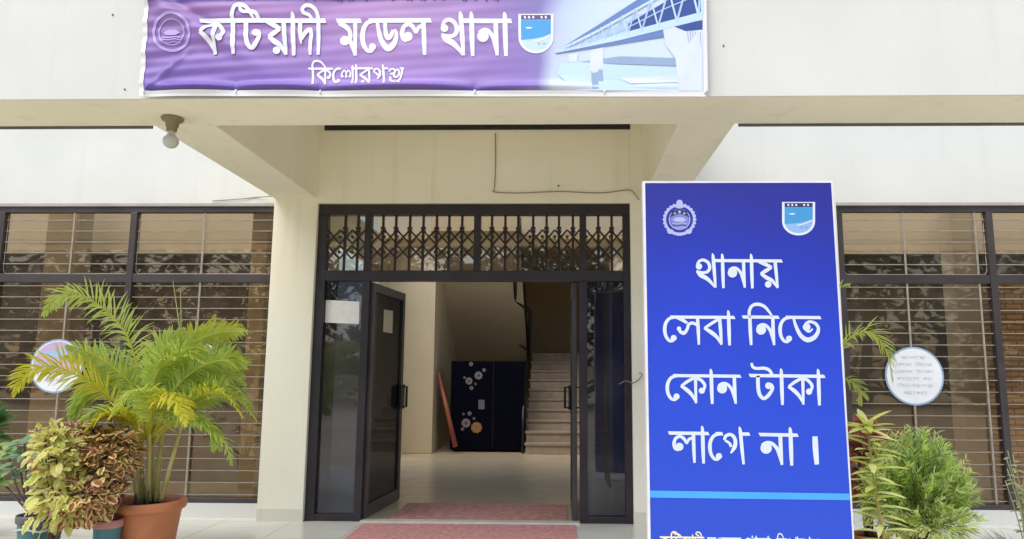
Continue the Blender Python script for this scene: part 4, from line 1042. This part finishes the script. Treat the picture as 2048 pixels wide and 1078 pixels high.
def reg2(p, rr):
    u = rr.random()
    return (2, 2) if u < .38 else ((3, 2) if u < .8 else ((3, 1) if u < .95 else (4, 5)))
coleus(col2, [(at(112, 905, YC2), .125, .13, .14, 240), (at(118, 995, YC2-.02), .14, .12, .15, 280), (at(100, 868, YC2+.05), .07, .08, .06, 60)], 0, CM, .066, random.Random(5), root2, 6, reg2, .48)

# --- big leafed grey green shrub at the left edge
YS = -1.45
ps = at(70, 1035, YS)
sh_ = thing('potted_shrub', 'grey green broad leaved shrub in a teal pot at the far left', 'potted plant', (ps.x, YS, 0))
pot(sh_, (ps.x, YS, 0), .105, at(70, 1028, YS).z, TEAL, GREYP)
q = MB(); c = Vector((ps.x, YS, at(70, 1056, YS).z))
q.tube([c+Vector((.108*math.cos(a), .108*math.sin(a), .012*math.sin(3*a))) for a in [2*math.pi*i/24 for i in range(25)]], .007, 6); q.build('pot_band', mat('white_band', (.5, .58, .56), .5), sh_)
SG = [leafmat('shrub_leaf', (.16, .28, .15), (.32, .44, .25), 16, .3), leafmat('shrub_leaf_light', (.30, .46, .13), (.46, .58, .24), 16, .35), leafmat('green_leaf', (.05, .17, .035), (.12, .28, .06), 16, .35)]
q = MB(); st = MB(); rr = random.Random(12); root = Vector((ps.x, YS, at(70, 1030, YS).z-.02))
for tx_, ty, k, mi in ((95, 915, 12, 0), (40, 930, 14, 0), (15, 900, 12, 1), (-20, 930, 14, 1), (80, 960, 10, 0), (50, 895, 10, 0), (0, 960, 10, 1), (105, 975, 8, 0)):
    tp = at(tx_, ty, YS+rr.uniform(-.12, .12)); md = (root*.55+tp*.45)+Vector((rr.uniform(-.03, .03), 0, -.02))
    st.tube(cat_rom([tuple(root), tuple(md), tuple(tp)], 6), [.009-.005*i/12 for i in range(13)], 6)
    for i in range(k):
        p = tp+Vector((rr.gauss(0, .03), rr.gauss(0, .03), rr.gauss(0, .035))); a = rr.uniform(0, 6.28)
        blade(q, p, Vector((math.cos(a), math.sin(a)-.4, rr.uniform(.0, .9))), Vector((0, -.6, 1)), rr.uniform(.09, .14), rr.uniform(.04, .062), .9, mi, 5)
q.build('foliage', SG, sh_); st.build('stem', STEMB, sh_)
# --- green bush behind, cut by the left edge
YG = -.75
pg = at(-80, 1000, YG)
gb = thing('potted_bush', 'bright green bush cut off by the left edge of the picture', 'potted plant', (pg.x, YG, 0))
pot(gb, (pg.x, YG, 0), .14, .22, TERRA)
q = MB(); rr = random.Random(21)
for i in range(150):
    v = Vector((rr.gauss(0, 1), rr.gauss(0, 1), rr.gauss(0, 1))).normalized()*rr.uniform(.3, 1); p = at(-22, 850, YG)+Vector((v.x*.11, v.y*.12, v.z*.17))
    blade(q, p, v+Vector((0, -.3, .4)), Vector((0, -.6, 1)), rr.uniform(.06, .10), rr.uniform(.03, .045), .7, 2, 4)
q.build('foliage', SG, gb)
q = MB(); q.tube([(pg.x, YG, .19), (pg.x+.1, YG, .5), (pg.x+.2, YG, .8)], [.014, .01, .004], 6); q.build('stem', STEMB, gb)

# --- right side group
YL = -2.0
def lance(name, label, path, YY, n, L, W, mats, rr, potr=.11, poth=.16, droop=.9):
    P = [Vector(p) for p in cat_rom([tuple(at(x, y, YY+dy)) for x, y, dy in path], 8)]
    base = P[0]; t = thing(name, label, 'potted plant', (base.x, YY, 0))
    pot(t, (base.x, YY, 0), potr, poth, TERRA)
    root = Vector((base.x, YY, poth*.88))
    q = MB(); q.tube([root]+P, [.011]+[.010-.007*i/(len(P)-1) for i in range(len(P))], 7); q.build('stem', STEM, t)
    q = MB()
    for k in range(n):
        f = (k+.5)/n; i = min(len(P)-2, int(f*(len(P)-1))); p = P[i].lerp(P[i+1], f*(len(P)-1)-i)
        a = k*2.4; s = 1-.35*f
        blade(q, p, Vector((math.cos(a), math.sin(a)*.8-.15, rr.uniform(.05, .5)+(.6 if f > .93 else 0))), Vector((0, -.2, 1)), L*s*rr.uniform(.8, 1.15), W*rr.uniform(.8, 1.2), droop, rr.randrange(len(mats)), 5)
    q.build('foliage', mats, t); return t
LM = [leafmat('lance_leaf', (.56, .64, .08), (.72, .76, .24), 18, .5), leafmat('lance_leaf_light', (.70, .72, .22), (.80, .80, .40), 18, .5)]
lance('potted_lance_plant', 'upright yellow green plant with long narrow leaves against the board edge', [(1770, 1085, 0), (1756, 1010, 0), (1744, 930, 0), (1736, 865, .02), (1732, 848, .02)], -2.62+.35, 56, .22, .036, LM, random.Random(4), droop=.5)
# feathery bush
YF = -1.55
pf = at(1835, 1070, YF)
fb = thing('feathery_bush', 'rounded feathery light green bush with fine needle leaves', 'potted plant', (pf.x, YF, 0))
pot(fb, (pf.x, YF, 0), .16, .13, TERRA)
FM = [leafmat('feather_leaf', (.50, .66, .13), (.66, .78, .27), 14, .55), leafmat('feather_leaf_pale', (.64, .74, .26), (.76, .82, .40), 14, .55), leafmat('feather_leaf_deep', (.20, .34, .07), (.32, .46, .14), 14, .35)]
q = MB(); st = MB(); rr = random.Random(31); root = Vector((pf.x, YF, .11)); cen = at(1832, 968, YF)
for s_ in range(520):
    v = Vector((rr.gauss(0, 1), rr.gauss(0, 1), rr.gauss(0, 1)+.2)).normalized()*rr.uniform(.62, 1.05)
    lo = 1+.18*min(0, v.z)*-1
    tp = cen+Vector((v.x*.35*lo*(1-.16*v.z), v.y*.26, v.z*.345)); md = root*.35+(cen+tp)*.325
    P = [Vector(p) for p in cat_rom([tuple(root), tuple(md), tuple(tp)], 7)]
    if s_ % 4 == 0: st.tube(P, [.005-.003*i/(len(P)-1) for i in range(len(P))], 5)
    mi = rr.choice([0, 0, 0, 1, 2]) if v.z > -.3 else rr.choice([0, 1, 1, 2])
    for k in range(38):
        f = rr.uniform(.5, 1.0); i = min(len(P)-2, int(f*(len(P)-1))); p = P[i].lerp(P[i+1], f*(len(P)-1)-i); T = (P[i+1]-P[i]).normalized()
        a = rr.uniform(0, 6.28); o1 = T.orthogonal().normalized(); o2 = T.cross(o1)
        blade(q, p, T*.9+(o1*math.cos(a)+o2*math.sin(a))*.8, Vector((0, -.4, 1)), rr.uniform(.035, .065), .0075, .3, mi, 2)
q.build('foliage', FM, fb); st.build('stem', STEMB, fb)
# red coleus behind the board edge
YRC = -1.2
prc = at(1735, 1000, YRC)
rc = thing('potted_coleus', 'dark red and rust coleus behind the narrow leaved plant', 'potted plant', (prc.x, YRC, 0), 'potted coleus plants')
pot(rc, (prc.x, YRC, 0), .12, .2, TERRA)
coleus(rc, [(at(1735, 880, YRC), .15, .12, .10, 130), (at(1740, 950, YRC), .14, .12, .16, 110)], 0, [C_RED, C_BR, leafmat('coleus_rust', (.24, .09, .03), (.33, .15, .05), 30, .25)], .07, random.Random(8), Vector((prc.x, YRC, .18)), 6, lambda p, rr: (rr.choice([0, 0, 1]), rr.choice([0, 1, 2])))
# low pale variegated bush in front, right
lowm = [leafmat('pale_leaf', (.38, .42, .14), (.55, .56, .30), 18, .35), FM[1], FM[0]]
YW = -1.7
pw_ = at(1885, 1075, YW)
lb = thing('low_bush', 'low pale variegated bush spreading at the foot of the feathery bush', 'potted plant', (pw_.x, YW, 0))
pot(lb, (pw_.x, YW, 0), .12, .08, TERRA)
q = MB(); rr = random.Random(17)
for i in range(420):
    v = Vector((rr.gauss(0, 1), rr.gauss(0, 1), rr.gauss(0, 1))).normalized()*rr.uniform(.4, 1); p = at(1880, 1048, YW)+Vector((v.x*.24, v.y*.16, v.z*.10))
    blade(q, p, v+Vector((0, -.3, .5)), Vector((0, -.5, 1)), rr.uniform(.04, .07), rr.uniform(.008, .016), .7, rr.randrange(3), 3)
q.build('foliage', lowm, lb)
q = MB(); q.tube([(pw_.x, YW, .07), (pw_.x, YW, .14)], [.012, .006], 6); q.build('stem', STEMB, lb)
# grass like plant in the right corner and a thin weed by the mullion
YGR = -1.6
pgr = at(2040, 1075, YGR)
gr = thing('grassy_plant', 'tuft of thin dark green blades in the right corner', 'potted plant', (pgr.x, YGR, 0))
pot(gr, (pgr.x, YGR, 0), .12, .12, TERRA)
q = MB(); rr = random.Random(2)
for i in range(130):
    a = rr.uniform(0, 6.28); b0 = Vector((pgr.x+rr.uniform(-.07, .07), YGR+rr.uniform(-.07, .07), .10))
    blade(q, b0, Vector((math.cos(a)*.75, math.sin(a)*.7, 1)), Vector((math.sin(a), -math.cos(a), .1)), rr.uniform(.16, .30), .006, .5, rr.randrange(2), 4)
q.build('foliage', [leafmat('grass_blade', (.10, .16, .07), (.18, .25, .12), 12, .3), leafmat('grass_blade_dark', (.05, .10, .04), (.10, .17, .07), 12, .3)], gr)
YWD = -1.95
q = MB(); rr = random.Random(6); pwd = at(2052, 1030, YWD)
wd = thing('thin_weed', 'thin pale weed with small leaves before the right window edge', 'potted plant', (pwd.x, YWD, 0))
pot(wd, (pwd.x, YWD, 0), .10, .16, TERRA)
for k in range(9):
    tp = at(2040+rr.uniform(-34, 20), 930+rr.uniform(-30, 45), YWD+rr.uniform(-.1, .1)); rt = Vector((pwd.x, YWD, .14))
    P = [Vector(p) for p in cat_rom([tuple(rt), tuple((rt+tp)/2+Vector((rr.uniform(-.04, .04), 0, .04))), tuple(tp)], 5)]
    q.tube(P, .003, 5)
    for j in range(12):
        i = rr.randrange(3, len(P)-1); a = rr.uniform(0, 6.28)
        blade(q, P[i], Vector((math.cos(a), math.sin(a), rr.uniform(0, .6))), Vector((0, -.5, 1)), rr.uniform(.03, .055), .014, .7, 0, 3)
q.build('foliage', leafmat('weed_leaf', (.34, .36, .17), (.46, .46, .26), 18, .35), wd)

# ------------------------------------------------------------------ trees across the yard (seen mirrored in the glass)
q = MB(); rr = random.Random(40)
for k in range(15):
    cx, cy, hh = -38+k*5+rr.uniform(-1.5, 1.5), -29+rr.uniform(-4, 3), rr.uniform(6.5, 10)
    q.tube([(cx, cy, -.3), (cx+rr.uniform(-.3, .3), cy, hh*.4), (cx+rr.uniform(-.8, .8), cy, hh*.75)], [.28, .2, .08], 8, 1)
    for b_ in range(9):
        c = Vector((cx+rr.gauss(0, 1.5), cy+rr.gauss(0, 1.2), hh*rr.uniform(.45, .95)))
        for i in range(170):
            v = Vector((rr.gauss(0, 1), rr.gauss(0, 1), rr.gauss(0, .8))).normalized()*rr.uniform(.3, 1.35)
            blade(q, c+v, Vector((rr.uniform(-1, 1), rr.uniform(-1, 1), rr.uniform(-.6, .6))), Vector((rr.uniform(-1, 1), rr.uniform(-1, 1), 1)), rr.uniform(.22, .4), .15, .4, 0, 2)
for k in range(9500):
    v = Vector((rr.uniform(-40, 40), -30+rr.uniform(-4, 2), 8.0*rr.random()**1.1)); blade(q, v, Vector((rr.uniform(-1, 1), rr.uniform(-1, 1), .6)), Vector((rr.uniform(-1, 1), 0, 1)), .75, .42, .4, 0, 2)
o = q.build('tree_line', [leafmat('tree_leaf', (.030, .036, .016), (.06, .07, .03), 3, .2), STEMB], None)
tag(o, 'dark row of leafy trees across the yard facing the building', 'trees', None, 'stuff')
